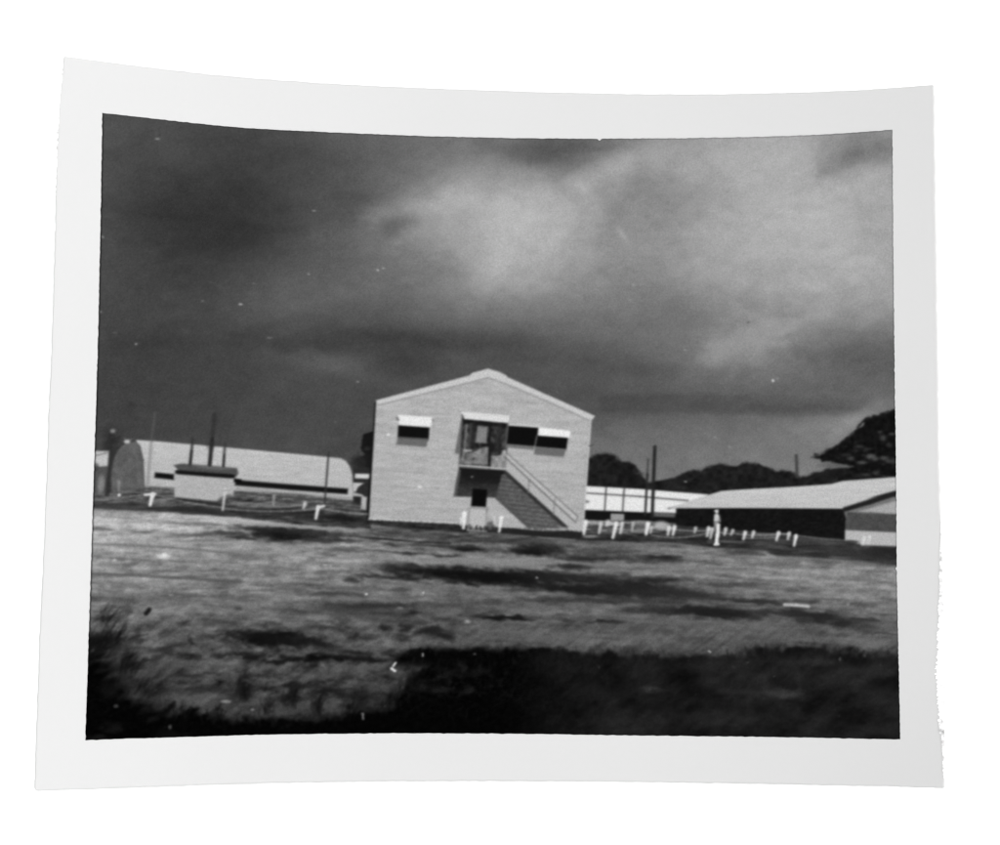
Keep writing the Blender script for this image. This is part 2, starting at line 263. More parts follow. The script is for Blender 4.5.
for pts, w, t, a in [([(90, 543.5), (140, 545.5), (200, 549.5), (240, 554.5)], 2.2, 112, .7), ([(162, 546.5), (223, 552.5)], 1.6, 104, .5), ([(88, 573.5), (140, 575.5), (180, 578), (240, 582)], 3, 88, .75), ([(90, 570), (130, 571.5)], 2, 120, .4),
                     ([(740, 554), (765, 555)], 1.8, 76, .8), ([(760, 584), (775, 585)], 1.4, 92, .6), ([(740, 584.5), (760, 585.5)], 1.6, 88, .7)]:
    line(pts, w, t, a=a, soft=1)
# verge on the right
poly([(676, 524), (720, 526), (760, 529), (800, 533), (846, 538), (864, 546), (899, 546), (899, 566), (880, 563), (850, 560), (800, 557), (776, 556), (766, 551), (716, 548), (690, 544), (655, 540), (600, 538), (585, 534), (640, 533)], np.clip(48+11*vs2+8*st, 12, 110), P_FIELD, 1.6, .95, .35)
g(885, 552, 20, 6, 32, .8, 0); g(838, 557.5, 10, 1.2, 104, .7, 2); g(850, 551, 30, 3, 40, .6, 3); g(845, 562, 50, 2.4, 78, .5, 3)
# grass standing black in the foreground
blk = np.clip(3+1.5*st3+np.clip(fbm(XX/5, YY/4, 94, 3)-.4, 0, 2)*9*sstep((XX-392)/14)*sstep((540-XX)/50)*sstep((708-YY)/20), 0.5, 60); dk = np.clip(24+4.5*fbm(XX/34, YY/20, 90, 4)+2.6*fbm(A1/1.2, A2/1.4, 91, 4, .65)+1.5*st3+(XX-640)*.014, 3, 60).astype(np.float32)
yb = np.interp(XX, [82, 92, 104, 116, 130, 150, 172, 200, 230, 290, 345, 372, 392, 402, 410, 424, 460, 540, 600, 650, 690, 722, 738, 760, 790, 815, 840, 860, 904],
               [646, 650, 664, 682, 694, 704, 713, 716, 719, 720, 715, 710, 704, 692, 678, 668, 662, 660, 652, 655, 660, 660, 655, 648, 645, 645, 650, 653, 653]).astype(np.float32)
yb2 = np.interp(XX, [384, 396, 410, 430, 470, 560, 600], [672, 658, 651, 648, 648, 648, 655]).astype(np.float32)
wdt = 24*sstep((230-XX)/120)+12
rug = np.where(XX < 210, 8*tuft+2.5*fbm(XX/4, YY/5, 97, 3), 2.6*tuft2+1.6*fbm(XX/3, YY/4, 97, 3)); rug = gauss(rug.astype(np.float32), 1, 1)
tone *= 1-.5*sstep((150-XX)/70)*sstep((YY-615)/60)*sstep(.7+.5*tuft)
m1 = sstep((YY-yb+rug)/wdt+.5)
m2 = sstep((YY-yb2+rug*.6)/8+.5)*sstep((XX-386)/16)*sstep((672-YY)/14+.5*(XX > 430))
mm = np.maximum(m1, m2*np.clip(1-.0*XX, 0, 1))
mrx = sstep((XX-500)/90)
tone = tone*(1-mm)+(blk*(1-mrx)+dk*mrx)*mm
g(450, 657, 50, 7, 3, .9, 2); g(395, 676, 16, 2.2, 30, .5)
P_GRASS = part('printed_grass', 'tall black grass in the shaded foreground of the print')
mk = (YY > 640) & (gauss(tone, 3, 2.2) < 42); lab[mk] = P_GRASS
for q in [(651, 689, 6, 3.5, 54, .8, 0), (783, 694, 16, 4, 62, .8, 3), (745, 693, 24, 3, 44, .6, 3), (560, 672, 14, 9, 34, .4, -40), (590, 692, 20, 10, 32, .35, 0), (440, 690, 9, 4, 40, .6), (424, 686, 6, 4, 48, .6), (468, 690, 5, 4, 38, .6), (464, 668, 4, 6, 34, .5), (446, 676, 14, 3, 32, .6, -20), (480, 672, 12, 3, 30, .5, -20), (870, 672, 22, 5, 46, .6, 3), (815, 662, 26, 3, 50, .5, 0), (700, 668, 30, 4, 38, .5), (112, 728, 8, 5, 24, .7), (98, 738, 10, 2, 26, .7), (170, 734, 14, 3, 18, .6), (880, 730, 14, 4, 40, .5), (880, 668, 16, 5, 42, .5), (645, 700, 10, 3, 36, .4), (110, 690, 8, 8, 22, .6), (398, 676, 5, 2.4, 90, .5)]:
    g(*q)
# blades and stalks
for k in range(420):
    x = rng.uniform(86, 898); lim = np.interp(x, [86, 120, 160, 220, 340, 395, 420, 560, 720, 800, 898], [652, 680, 706, 716, 712, 690, 652, 652, 658, 648, 655])
    y = lim+rng.uniform(-4, 14); L = rng.uniform(3, 10); an = math.radians(rng.normal(-96, 18))
    line([(x, y), (x+L*math.cos(an), y+L*math.sin(an))], rng.uniform(.7, 1.4), rng.uniform(8, 40), a=rng.uniform(.15, .5), soft=.7, w1=.3)
for cx_, cy_, n_, wx_, h_ in [(98, 648, 60, 12, 24), (112, 640, 40, 9, 26), (126, 668, 60, 12, 22), (142, 690, 50, 12, 18), (104, 618, 26, 8, 20), (243, 696, 34, 5, 26), (292, 702, 30, 6, 22), (318, 708, 30, 5, 18), (270, 708, 20, 6, 14), (180, 712, 30, 14, 14), (390, 706, 30, 8, 20), (414, 688, 44, 12, 22), (440, 668, 30, 16, 14), (352, 712, 26, 8, 16), (216, 716, 24, 8, 12), (650, 660, 30, 20, 9), (770, 652, 40, 26, 10), (860, 658, 30, 20, 10)]:
    for k in range(n_):                                # weed clumps standing up out of the shade
        x = rng.normal(cx_, wx_*.6); y = cy_+rng.uniform(-2, 8); L = h_*rng.uniform(.4, 1); an = math.radians(rng.normal(-88 if cx_ > 160 else -64, 16))
        line([(x, y), (x+.5*L*math.cos(an), y+.5*L*math.sin(an)), (x+L*math.cos(an+.15), y+L*math.sin(an+.15))], rng.uniform(.8, 1.8), rng.uniform(4, 26), a=rng.uniform(.12, .42), soft=.9)
for k in range(170):                                   # paler stalks over the black
    x = rng.uniform(400, 640); y = rng.uniform(664, 728); L = rng.uniform(4, 15); an = math.radians(rng.normal(-70, 22)); bt_ = float(tone[int((y-PY0)*SS), int((x-PX0)*SS)])
    if bt_ < 60: line([(x, y), (x+L*math.cos(an), y+L*math.sin(an))], .9, bt_+rng.uniform(8, 24), a=rng.uniform(.15, .5), soft=.8)
for k in range(700):
    x = rng.uniform(88, 420); y = rng.uniform(625, 716)
    L = rng.uniform(2, 9); an = math.radians(rng.normal(-40 if x < 190 else -75, 22)); t = float(tone[min(GH-1, int((y-PY0)*SS)), int((x-PX0)*SS)])
    line([(x, y), (x+L*math.cos(an), y+L*math.sin(an))], .8, max(4, t+rng.choice([-26, 18])), a=rng.uniform(.2, .6), soft=.6, w1=.3)
for k in range(260):
    x = rng.uniform(430, 898); y = rng.uniform(662, 735)
    L = rng.uniform(3, 13); an = math.radians(rng.normal(-60, 30)); t = float(tone[min(GH-1, int((y-PY0)*SS)), int((x-PX0)*SS)])
    line([(x, y), (x+L*math.cos(an), y+L*math.sin(an))], .9, t+rng.uniform(4, 14), a=rng.uniform(.2, .6), soft=.7, w1=.3)

# ---- trees on the skyline
trt = np.clip(27+5*fbm(XX/5, YY/4, 101, 4), 8, 60).astype(np.float32)
def crown(pts, t, p, soft=1.4, amp=1.6, seed=1):
    global WX, WY
    a, b = WX, WY
    WX = fbm(XX/6, YY/6, 200+seed, 4)*.4; WY = fbm(XX/9, YY/7, 300+seed, 4, .6)
    poly(pts, t, p, soft, 1, amp); WX, WY = a, b
P = part('printed_tree', 'low dark tree clump right beside the white house'); crown([(584, 459), (590, 457), (598, 453.5), (611, 453.5), (621, 460), (634, 464), (643, 474), (650, 490), (650, 500), (584, 500)], trt, P, 1.9, .8, seed=2)
P = part('printed_tree', 'long low dark tree line behind the long shed'); crown([(645, 484), (661, 480), (676, 476.5), (687, 472.5), (702, 470), (712, 465.5), (721, 463.5), (734, 466.5), (747, 462.5), (763, 466), (775, 471), (788, 471), (800, 478), (813, 473), (831, 469), (850, 467), (896, 478), (896, 497), (645, 500)], trt+2, P, 1.9, .7, seed=3)
P = part('printed_tree', 'tall black spreading tree at the right edge of the print')
bt = np.clip(18+4*fbm(XX/3, YY/2.4, 105, 4, .7), 4, 60).astype(np.float32)
blob(834, 465, 16, 2.6, 98, .8, -2)
crown([(811, 457), (820, 455.4), (826, 450.5), (838, 445), (844, 438.8), (852, 435), (856, 429.5), (862, 426.5), (864.5, 419.5), (868, 418), (877, 415.6), (884, 413.6), (890, 412), (899, 409.5), (899, 479), (846, 470), (854, 466), (842, 463.6), (830, 462), (822, 462.6), (819, 459)], bt, P, 1.4, .55, seed=4)
for k in range(90):
    t_ = rng.rand(); x = np.interp(t_, [0, .3, .6, 1], [813, 844, 864, 896]); y = np.interp(x, [811, 826, 838, 852, 864, 884, 899], [457, 450.5, 445, 435, 420, 413.6, 409.5])
    blob(x+rng.uniform(-1, 1), y+rng.uniform(-1.4, 1.2), rng.uniform(.8, 2), rng.uniform(.6, 1.3), 26, rng.uniform(.3, .8), -30, 0, .6)
for q in [(871, 456.5, 4.5, 2.6, 104), (875, 459, 3, 2, 84), (851, 458.5, 3.4, 2, 76), (884, 458, 4, 2, 84), (888, 461, 3, 2, 70), (859, 446.5, 5, 1.6, 56), (883, 438, 3, 3, 72), (880, 432, 2.4, 1.4, 60), (892, 434, 3, 1.4, 72), (876, 472.6, 3, 2, 78), (866, 474.6, 4, 1.5, 62), (862, 462.6, 5, 1.5, 90), (889, 445, 3, 2, 52), (893, 461, 3, 3, 62), (846, 455, 5, 1.6, 46), (867, 449, 3, 1.6, 50), (856, 451, 3, 1.4, 44), (839, 465.4, 8, 1.2, 92)]:
    blob(*q, .8, 0, 0, .8)
for k in range(50):
    blob(rng.uniform(835, 896), rng.uniform(440, 474), rng.uniform(.8, 2), rng.uniform(.6, 1.2), rng.choice([8, 44, 58]), rng.uniform(.2, .6), -20, 0, .8)
P = part('printed_tree', 'black tree crown showing behind the left corner of the white house')
crown([(362, 440), (364, 434), (370, 431.5), (378, 430), (378, 470), (366, 470), (364, 460), (361, 450)], 22, P, 1.2, .8, seed=5)
blob(366, 462, 14, 9, 30, .85, 0, .3, .5, P); blob(362, 454, 2.6, 1.8, 90, .6, 0, 0, .6); blob(367, 448.5, 3, 2, 60, .5, 0, 0, .6)
P = part('printed_tree', 'thin blurred dark tree left of the rounded hut')
for q in [(113, 436, 10, 12, 48, .45), (128, 418, 10, 14, 54, .28), (110, 452, 6, 18, 44, .7), (131, 405, 3.5, 2.5, 44, .4), (106, 466, 4, 16, 44, .6), (114, 440, 5, 4, 38, .5)]: blob(*q, 0, .6, .7)
line([(111, 432), (107, 494)], 4.5, 46, P, 1.4, .8)

# ---- left: rounded metal hut, small white hut, shed, poles
P = part('printed_hut', 'small white hut cut by the left edge of the print')
poly([(84, 451), (109, 451), (108, 466.5), (84, 468)], 192, P, 1.2); poly([(84, 468), (108.5, 466), (106, 494), (84, 494)], 82, P, 1.2)
line([(96, 455.5), (110, 452)], 1.2, 90, a=.7); blob(101, 484, 3.4, 9, 138, .8, 5); blob(96, 467, 3, 4, 60, .7)
line([(112, 450), (107, 494)], 4.2, 48, soft=1.3, a=.85)
hut = part('printed_rounded_hut', 'long pale rounded metal hut on the left of the print')
body = [(130, 439.5), (160, 441.5), (220, 446.8), (275, 452), (329, 457), (341, 458.3), (346, 461), (350, 467), (352.5, 475), (353, 489), (354, 500), (300, 497), (235, 491), (144, 488)]
hb = np.clip(185+3.5*fbm(XX/14, (YY-.09*XX)/1.7, 110, 3)+(YY-470)*-.25, 0, 255).astype(np.float32)
poly(body, hb, hut, 1)
line([(141, 442.5), (220, 448), (329, 458.6)], 1.2, 208, a=.4)
poly([(144, 486), (235, 490.5), (300, 494), (352, 500.5), (353, 505), (300, 502), (235, 497), (144, 492)], np.clip(92+22*st2, 40, 160), None, 1.2)
e = part('printed_gable', 'grey rounded end wall of the hut', hut)
poly([(110, 494), (110, 472), (113, 457), (118, 447), (125, 441.5), (134, 440), (140, 446), (143.5, 460), (144, 487), (128, 494)], np.clip(92+5*fbm(XX/5, YY/5, 111, 3), 0, 255), e, 1.1)
line([(110.5, 492), (110, 474), (113, 458), (118, 448), (126, 441.5), (135, 440.5)], 2.4, 48, a=.8, soft=1)
line([(135, 440.5), (140, 447), (143, 460), (144, 486)], 1.6, 70, a=.6); blob(127, 441.5, 3, 2, 196, .95, 0, 0, .5)
line([(134, 449), (138, 462), (139, 484)], 4, 108, a=.35, soft=2)
w = part('printed_window', 'long black window strip of the hut', hut)
poly([(155, 472.3), (174, 474.2), (174, 480), (154.5, 477.8)], 18, w, 1.2); poly([(235.5, 479.8), (290, 484.2), (348, 488.6), (347.5, 494.2), (290, 490), (235, 485.4)], 20, w, 1.3); line([(231, 480), (240, 481)], 4, 14, w)
line([(237, 488.5), (290, 493), (350, 498)], 1.4, 120, a=.5)
line([(236, 493), (353, 502.5)], 1.8, 64, a=.7)
poly([(352.5, 475), (357, 476), (357, 500), (353, 500)], 170, hut, .9, .6)
P = part('printed_pole', 'thin pale pole in front of the rounded hut'); line([(155, 413), (151, 442)], 1.8, 96, P, .9, .65); line([(151, 442), (147, 487)], 2, 142, P, .8, .9); line([(153, 440), (149, 485)], 1, 120, a=.4)
P = part('printed_shed', 'flat roofed pale shed in front of the rounded hut')
poly([(174.5, 472), (234, 477), (233.5, 497), (216, 501.3), (174.2, 497.2)], np.clip(176+3*st3, 0, 255), P, 1); line([(178, 499.3), (200, 501), (222, 503.5)], 2.6, 30, a=.9, soft=1); blob(226, 499, 8, 4, 60, .7, -15)
r = part('printed_roof', 'dark flat roof of the shed', P)
poly([(173.5, 465), (182, 463.5), (237, 468), (238.5, 473), (236, 477), (231, 478.5), (177, 474), (178, 470)], 78, r, 1); line([(177, 472), (205, 474.3), (233, 476.3)], 4, 22, r, .9); blob(213, 467.5, 17, 2, 112, .6, 4)
for (a, b, w0, t, L) in [((192.8, 438.5), (190.2, 464), 3, 52, 'short dark chimney post on the left of the shed roof'), ((214.6, 414), (209.7, 464.5), 4, 50, 'tallest dark chimney post on the shed roof'), ((225, 443.5), (223.4, 466), 2.6, 58, 'thin dark chimney post on the right of the shed roof')]:
    q = part('printed_chimney', L, P); line([a, b], w0, t, q, .8, .8); line([((a[0]+b[0])/2, (a[1]+b[1])/2), b], w0*.9, 34, None, .8, .75)
blob(214.5, 421, 3.5, 6, 50, .4, 5); blob(210.6, 445, 4.5, 5, 50, .4, 5)
P = part('printed_pole', 'dark utility pole at the right end of the rounded hut'); line([(328.6, 452.5), (324.2, 510)], 1.9, 52, P, .8, .9)
# huts between the rounded hut and the house
P = part('printed_hut', 'white huts tucked between the rounded hut and the house')
poly([(353, 468), (372, 468), (370, 516), (353, 506)], 44, None, 1.2)
poly([(355, 473.6), (369.5, 474), (369, 478.7), (355, 478.3)], 206, P, .9); poly([(353, 482.5), (364, 483), (358, 487), (356, 491.5), (353, 492)], 190, P, .8); poly([(352, 492), (362, 494.5), (365, 497), (353, 496)], 172, P, .8)
poly([(361.5, 496.5), (367, 497), (366, 510), (361, 509)], 178, P, .9); blob(357.5, 500, 3, 3.4, 34, .9); line([(354, 505.5), (364, 507)], 2, 150, a=.7)
poly([(353.5, 502), (361, 504), (360, 508), (353, 507)], 60, None, .9, .6)

# ---- middle right: long white roofed building
P = part('printed_long_building', 'long white roofed building right of the house')
poly([(583, 485.8), (640, 489), (708, 494.4), (700, 503), (676, 514), (583, 510.5)], 228, P, 1)
poly([(583, 509.8), (677, 513.5), (677, 523), (583, 521)], 20, P, 1)
line([(584, 492.8), (640, 496.5), (688, 500.6)], 1.7, 84, soft=.8, a=.85)
for q in [((606.2, 487), (604.6, 511)), ((624.2, 488.5), (622.6, 512))]:
    z = part('printed_window_bar', None, P); line(q, 1.5, 56, z, .7, .9)
poly([(583.5, 498.5), (590, 501.5), (588, 503), (584, 503)], 90, None, .8, .8); line([(668, 508.6), (676, 507)], 1.8, 60, a=.7)
poly([(610.8, 513.4), (624.2, 514), (624, 521), (610.5, 520.6)], 152, P, .9); poly([(653, 511.8), (675.5, 512.8), (675, 517.4), (653, 516.4)], 92, P, .9)
poly([(583, 520.5), (611, 520.5), (640, 520.5), (652, 521.5), (672, 525), (676, 531), (640, 533), (583, 532)], np.clip(92+30*st2, 30, 180), P_FIELD, 1.4)
for q in [(592, 522.5, 8, 2.2, 156), (608, 523, 3, 3.4, 178), (640, 522.6, 12, 2, 140), (661, 525.5, 7, 4.4, 190), (668, 528, 4, 3, 160), (596, 528.5, 6, 3.5, 60), (629, 528, 6, 3, 70), (642, 527.5, 5, 3, 90), (590, 536.4, 8, 1.4, 140)]: blob(*q, .85, 0, 0, .5)
line([(625, 533.5), (636, 535.5)], 1.6, 100, a=.5)
P = part('printed_pole', 'thick dark utility pole right of the house'); line([(654.8, 447), (652.2, 517)], 3.4, 34, P, .8, .95); line([(655.6, 446), (655.8, 449)], 1.6, 50)
P = part('printed_pole', 'thinner dark pole beside the thick utility pole'); line([(648.2, 459), (647.4, 476)], 2, 62, P, .9, .85); line([(647.4, 474), (645.2, 515)], 2.4, 40, P, .8, .92)
P = part('printed_pole', 'short dark pole above the shed roof near the right tree'); line([(796.3, 455.5), (797.2, 477)], 3, 58, P, .9, .9)

# ---- right: long low shed
shed = part('printed_long_shed', 'long low dark walled shed with pale roof at the right of the print')
poly([(676, 507.5), (843, 508), (846, 518), (845, 540), (820, 537.5), (780, 534), (740, 530.5), (700, 527.5), (676, 525)], np.clip(20+3*st3, 6, 40), shed, 1)
line([(676, 526.5), (720, 529.5), (780, 535), (842, 539.5)], 1.6, 62, a=.5, soft=1)
r = part('printed_roof', 'pale low pitched roof of the long shed', shed)
rt = np.clip(191+3*fbm(XX/20, (YY+.05*XX)/2, 120, 3)+(YY-500)*-.35, 0, 255).astype(np.float32)
poly([(667, 508.6), (688, 501.5), (706, 495.6), (721, 491), (740, 489.6), (800, 486.4), (831, 484), (842.5, 481), (899, 476.8), (899, 489.6), (874, 496.5), (844, 508.6), (740, 507.8), (678, 508.2)], rt, r, 1)
line([(690, 507), (842, 507.5)], 1.2, 214, a=.4); line([(722, 491.6), (830, 485)], 1, 214, a=.35)
line([(845, 509.3), (870, 502), (899, 492.5)], 4.8, 34, shed, 1)
e = part('printed_gable', 'gable wall of the long shed with grey panel and pale base', shed)
poly([(853, 513.6), (876, 506.5), (899, 500), (899, 516)], 166, e, 1); poly([(846.5, 512.5), (899, 514.6), (899, 532.5), (846, 530)], np.clip(74+4*st3, 0, 255), e, 1.1)
poly([(845, 530.2), (899, 532.6), (899, 546.2), (866, 545), (845, 540.8)], 182, e, 1)
line([(847, 513), (870, 512.6), (899, 515)], 1.3, 44, a=.5); blob(852, 541.5, 7, 1.4, 60, .9, 4, 0, .4)

# ---- the house
H = part('printed_house', 'white two storey wooden house in the middle of the print, tilted slightly')
poly([(374.8, 402), (380, 402), (372.5, 521), (366.6, 519.5)], 14, H, .9)
wall = [(376.2, 401), (471, 376), (488, 369.6), (506, 376.4), (594.3, 416.2), (591, 420.5), (583, 532.4), (540, 529.4), (500, 527.6), (456, 524.2), (400, 521), (368.8, 520)]
sid = (YY-.035*(XX-376))
wt = np.clip(174+1.1*np.sin(sid*2*np.pi/3.9)*(1+.5*fbm(XX/40, YY/9, 131, 2))+4.2*fbm(XX/20, sid/2.6, 130, 4)+2.5*st3-.05*(YY-450)*(YY > 450)+3, 0, 255).astype(np.float32)
poly(wall, wt, H, .9)
for pts in [[(400, 427.5), (430, 429)], [(436, 404.8), (452, 406)], [(520, 470), (575, 474)], [(376, 452), (450, 459)], [(372, 484), (440, 489)], [(380, 470), (425, 473.6)], [(540, 488), (582, 491)], [(410, 498), (445, 501)], [(505, 401), (560, 405)], [(385, 437), (440, 441)]]:
    line(pts, .9, 146, a=.5, soft=.6)
line([(372, 474.6), (445, 479.6)], .9, 192, a=.4, soft=.6)
T = part('printed_roof_edge', 'pale raised roof edge of the house', H)
poly([(375.8, 400.4), (469, 375.6), (473, 372.6), (478, 371.4), (488, 368.6), (499, 371.8), (506, 375.2), (507.4, 377.6), (594.8, 416), (592, 420), (541, 397.4), (505, 382.4), (489, 377), (472, 381), (378.5, 404.6)], 199, T, 1)
line([(378.5, 405.2), (440, 390), (472, 382), (488, 377.8), (505, 383.8), (545, 400.6), (589, 420.6)], 1.2, 138, a=.8, soft=.7)
line([(590.8, 421), (583, 531)], 1.6, 200, a=.8); line([(588.6, 423), (581, 531)], .8, 144, a=.35)
line([(369.5, 518.8), (410, 520.8), (456, 522.6)], 1.8, 196, a=.7)
# left window
W = part('printed_window', 'dark left window of the house', H); poly([(398.4, 424), (429.5, 426.4), (428.8, 439), (397.6, 437)], 16, W, .8)
poly([(397.8, 437), (428.8, 439), (426, 447.2), (396, 444.6)], 102, None, 1.2, .95); line([(398, 437.4), (428, 439.4)], 1.4, 60, a=.6)
A = part('printed_awning', 'white awning over the left window', H); poly([(398.4, 415), (433.4, 417.2), (430.4, 427.4), (398.6, 425.2)], 232, A, .8); line([(396.8, 418), (398.6, 420)], 1.6, 60, a=.8); line([(432.6, 419), (433, 421)], 1.4, 70, a=.7)
# porch
B = part('printed_porch', 'dark upstairs porch of the house with balcony rail', H)
poly([(461.5, 417.5), (466, 420), (460.6, 454), (454.6, 453.6)], 102, None, 1.2, .95)
poly([(462.2, 417.5), (508.8, 422.4), (507, 450), (505.6, 469), (459.2, 467), (460.4, 450)], np.clip(52+16*fbm(XX/4, YY/5, 140, 3), 22, 100), B, .9)
poly([(463, 419.5), (508, 424), (508, 427.5), (463, 424)], 22, B, .8, .9)
line([(466.6, 425), (464.4, 451)], 2.2, 118, B, .8, .9); line([(471, 424), (469, 450)], 2.6, 62, B, .8); poly([(477.6, 426), (487.2, 427), (486.6, 443.4), (475.6, 442.4)], 136, B, 1, .9)
line([(474, 424), (472.4, 446)], 3.6, 40, B, .9, .7); line([(500, 425), (498, 450)], 4, 44, B, 1.2, .7)
poly([(463.8, 449), (474, 449), (484, 447.4), (489, 446.6), (488.6, 466), (459.8, 464)], np.clip(120+10*fbm(XX/3.4, YY/3.4, 141, 3), 70, 160), B, .9)
poly([(491.6, 456), (500, 455.4), (506, 450), (505.6, 468.6), (491, 467)], np.clip(138+9*fbm(XX/3.4, YY/3.4, 142, 2), 90, 170), B, .9)
poly([(467, 453), (474, 452), (482, 447.4), (474, 448), (468, 450)], 52, B, .8, .8); line([(464, 450.4), (471, 450.8)], 1.6, 168, B); blob(473.4, 458.8, 1.4, 1.2, 60, .8); line([(472, 464.4), (487, 465.2)], 1.3, 66, a=.7); line([(465.8, 454), (465, 458)], 2.4, 66, a=.8); line([(462, 463), (466, 460)], 1.4, 90, a=.7)
line([(490, 424), (488.9, 468)], 2, 24, B, .7); line([(507.6, 424), (505.4, 453)], 1.2, 116, B, .7, .8)
line([(459, 465.4), (480, 466.8), (505.8, 469)], 1.6, 192, B, .6); 
poly([(459.4, 467.6), (505.6, 470.4), (501.6, 480), (499.5, 488), (497, 497.8), (453.8, 496.4), (456.5, 480)], np.clip(38+(YY-482)*1.5+4*st3, 18, 80), None, 1, 1)
poly([(460, 467.6), (505.6, 470.4), (502, 484), (466, 482)], 26, None, 2, .75)
poly([(458.6, 470), (461, 470), (456.5, 496), (453.8, 496)], 92, None, .9, .8); blob(472, 476.8, 1.3, 1, 120, .9); line([(459.2, 452), (458.6, 468)], 1, 100, a=.7)
A = part('printed_awning', 'long white awning over the porch', H); poly([(461.8, 411.8), (480, 413), (509.4, 415.8), (508.6, 423), (463.4, 418.9)], 218, A, .8); line([(462, 415), (464, 419.5)], 1.3, 30, a=.8)
D = part('printed_door', 'black doorway above a pale lower panel, under the porch', H); poly([(472.6, 488.6), (487.4, 489.4), (486, 507), (471, 506.2)], 12, D, .9)
poly([(470, 507.6), (486, 508.6), (485.4, 528.4), (468.2, 528)], 184, D, .8); line([(469.6, 508), (467.6, 528)], 1.4, 128, a=.7); line([(486.6, 509), (486, 528)], 1.2, 132, a=.7); line([(470, 508), (486, 509)], 1.2, 128, a=.7); line([(468, 529.8), (486, 530.6)], 3, 138, a=.9); blob(490.5, 525.5, 4.2, 4.4, 84, .8, 0, 0, .3); line([(488, 507.5), (487, 512)], 1.3, 100, a=.6)
# right windows
W = part('printed_window', 'dark middle window beside the porch', H); poly([(508.6, 425.6), (538.6, 427.8), (536, 446.6), (506.8, 444.2)], 14, W, .8)
poly([(507, 444), (536, 446.4), (535, 450), (506.6, 447.6)], 104, None, 1, .9); line([(509.4, 424.6), (539, 426.4)], 1.6, 216, a=.8)
W = part('printed_window', 'dark right window of the house', H); poly([(537.4, 435.2), (568, 437.4), (566.4, 449.4), (535.6, 446.8)], 14, W, .8)
poly([(535.4, 446.8), (566.4, 449.2), (563.6, 457.2), (533.6, 454.6)], 102, None, 1.2, .95); line([(536.8, 436), (533.4, 453.6)], 1, 170, a=.7)
A = part('printed_awning', 'white awning over the right window', H); poly([(538.6, 427.4), (570.6, 430.8), (569.6, 437.8), (538.2, 435.4)], 236, A, .8)
# stairs
Q = part('printed_staircase', 'outside staircase running down to the right with its shadow on the wall', H)
poly([(501.6, 475), (507, 474), (567, 528.6), (529, 528.2), (496, 498.4), (499, 486)], np.clip(88+5*fbm(XX/2.6, YY/2, 150, 3)+9*np.sin((YY-.12*XX)*2*np.pi/4.4)+.1*(XX-520), 60, 150), Q, .9)
line([(497.6, 498.6), (512, 511.6), (529.6, 527.6)], 3.4, 80, Q, 1.1, .9)
poly([(506, 458), (512, 464), (575, 523), (566.5, 527.6), (506, 471.5)], 178, Q, .8, .8)
line([(505.6, 472.6), (535, 499.4), (566.6, 527.8)], 3.8, 46, Q, .9, .95)
line([(507, 455), (540, 485.6), (577, 519)], 4.2, 194, Q, .8, .55)
line([(505.8, 452.2), (541, 483.6), (577.8, 516.4)], .9, 84, Q, .6, .85); line([(504.8, 457), (540, 489.6), (575.6, 522.4)], 1.2, 86, Q, .6, .85); line([(577.8, 516.4), (575.8, 522)], 1, 96, Q, .6, .8)
line([(529, 479), (528.4, 492.6)], 1.4, 112, Q, .7, .75); line([(554.6, 499.4), (553.6, 514.4)], 1.6, 120, Q, .7, .7); blob(504, 452, 2, 2.2, 196, .7)
poly([(558, 527), (583.5, 526), (583, 532.5), (566, 531)], 182, None, 1, .5)

# grass edge against the house foot, ragged
for k in range(130):
    x = rng.uniform(369, 583); y = np.interp(x, [368, 410, 456, 500, 540, 583], [520.8, 522.8, 525.6, 529.4, 530.6, 533.4]); line([(x, y+2), (x+rng.uniform(-1, 1), y-rng.uniform(0, 2.2))], 1.3, rng.uniform(28, 60), P_FIELD, .7, .8)
poly([(500, 528), (515, 528), (540, 530.5), (566, 530), (583, 533), (583, 538), (540, 536), (500, 533)], 34, None, 1.2, .85, .3)

# ---- slack ropes, then the white posts that carry them, the person last
def rope(a, b, drop, t=150, al=.8, w=1.3):
    p = part('printed_rope', None); line(sag(a, b, drop), w, t, p, .85, al*.74)
for q in [((84, 500.6), (147, 494), 1.2, 150), ((84, 498), (119, 496.5), .6, 124), ((119, 492), (148, 494), -1, 118), ((155, 494.6), (222, 507.4), 1.5, 158), ((156, 494.2), (222, 502.6), .6, 112), ((225, 508.6), (316, 509), 2.6, 156), ((229, 500.6), (274, 505.5), .8, 132), ((274, 506), (304, 504.6), 1, 144), ((321, 508.6), (367.5, 514), .8, 160), ((322, 505), (366, 509.5), .6, 128),
          ((456, 522.6), (369, 518.6), .4, 200), ((501, 524.6), (585, 527.4), 4.2, 176), ((622, 529.5), (646, 529), 1, 140), ((633, 531.8), (646, 531), .6, 130), ((651, 527), (669, 529), .5, 150), ((652, 535.2), (707, 533), 3.4, 152), ((676, 529.6), (707, 530.4), .8, 166), ((601, 524), (614, 524), .5, 150), ((586, 522), (600, 522.6), .4, 160),
          ((719, 532), (732, 534), .4, 140), ((720, 541), (744, 541.8), .4, 112), ((732, 533), (777, 534.8), 1.6, 168), ((744, 537.6), (777, 537), .8, 140), ((778, 533.6), (790, 533.8), .2, 180), ((799, 535.6), (844, 540.6), .8, 118), ((796, 538), (846, 543), .8, 84), ((756, 534), (776, 533.6), .6, 150)]:
    rope(*q)
def post(top, bot, w, t=235, label=None, soft=1.0):
    bot = (bot[0]-.5, bot[1]); top = (top[0]+.2, top[1])
    p = part('printed_fence_post', label); t = t-2; bot = (bot[0], bot[1]-1.0); top = (top[0], top[1]+.4); line([top, bot], w*1.12, t, p, soft, .95, w1=w*.75); line([top, (top[0], top[1]+1)], w+.4, min(245, t+6), None, soft, .5); return p
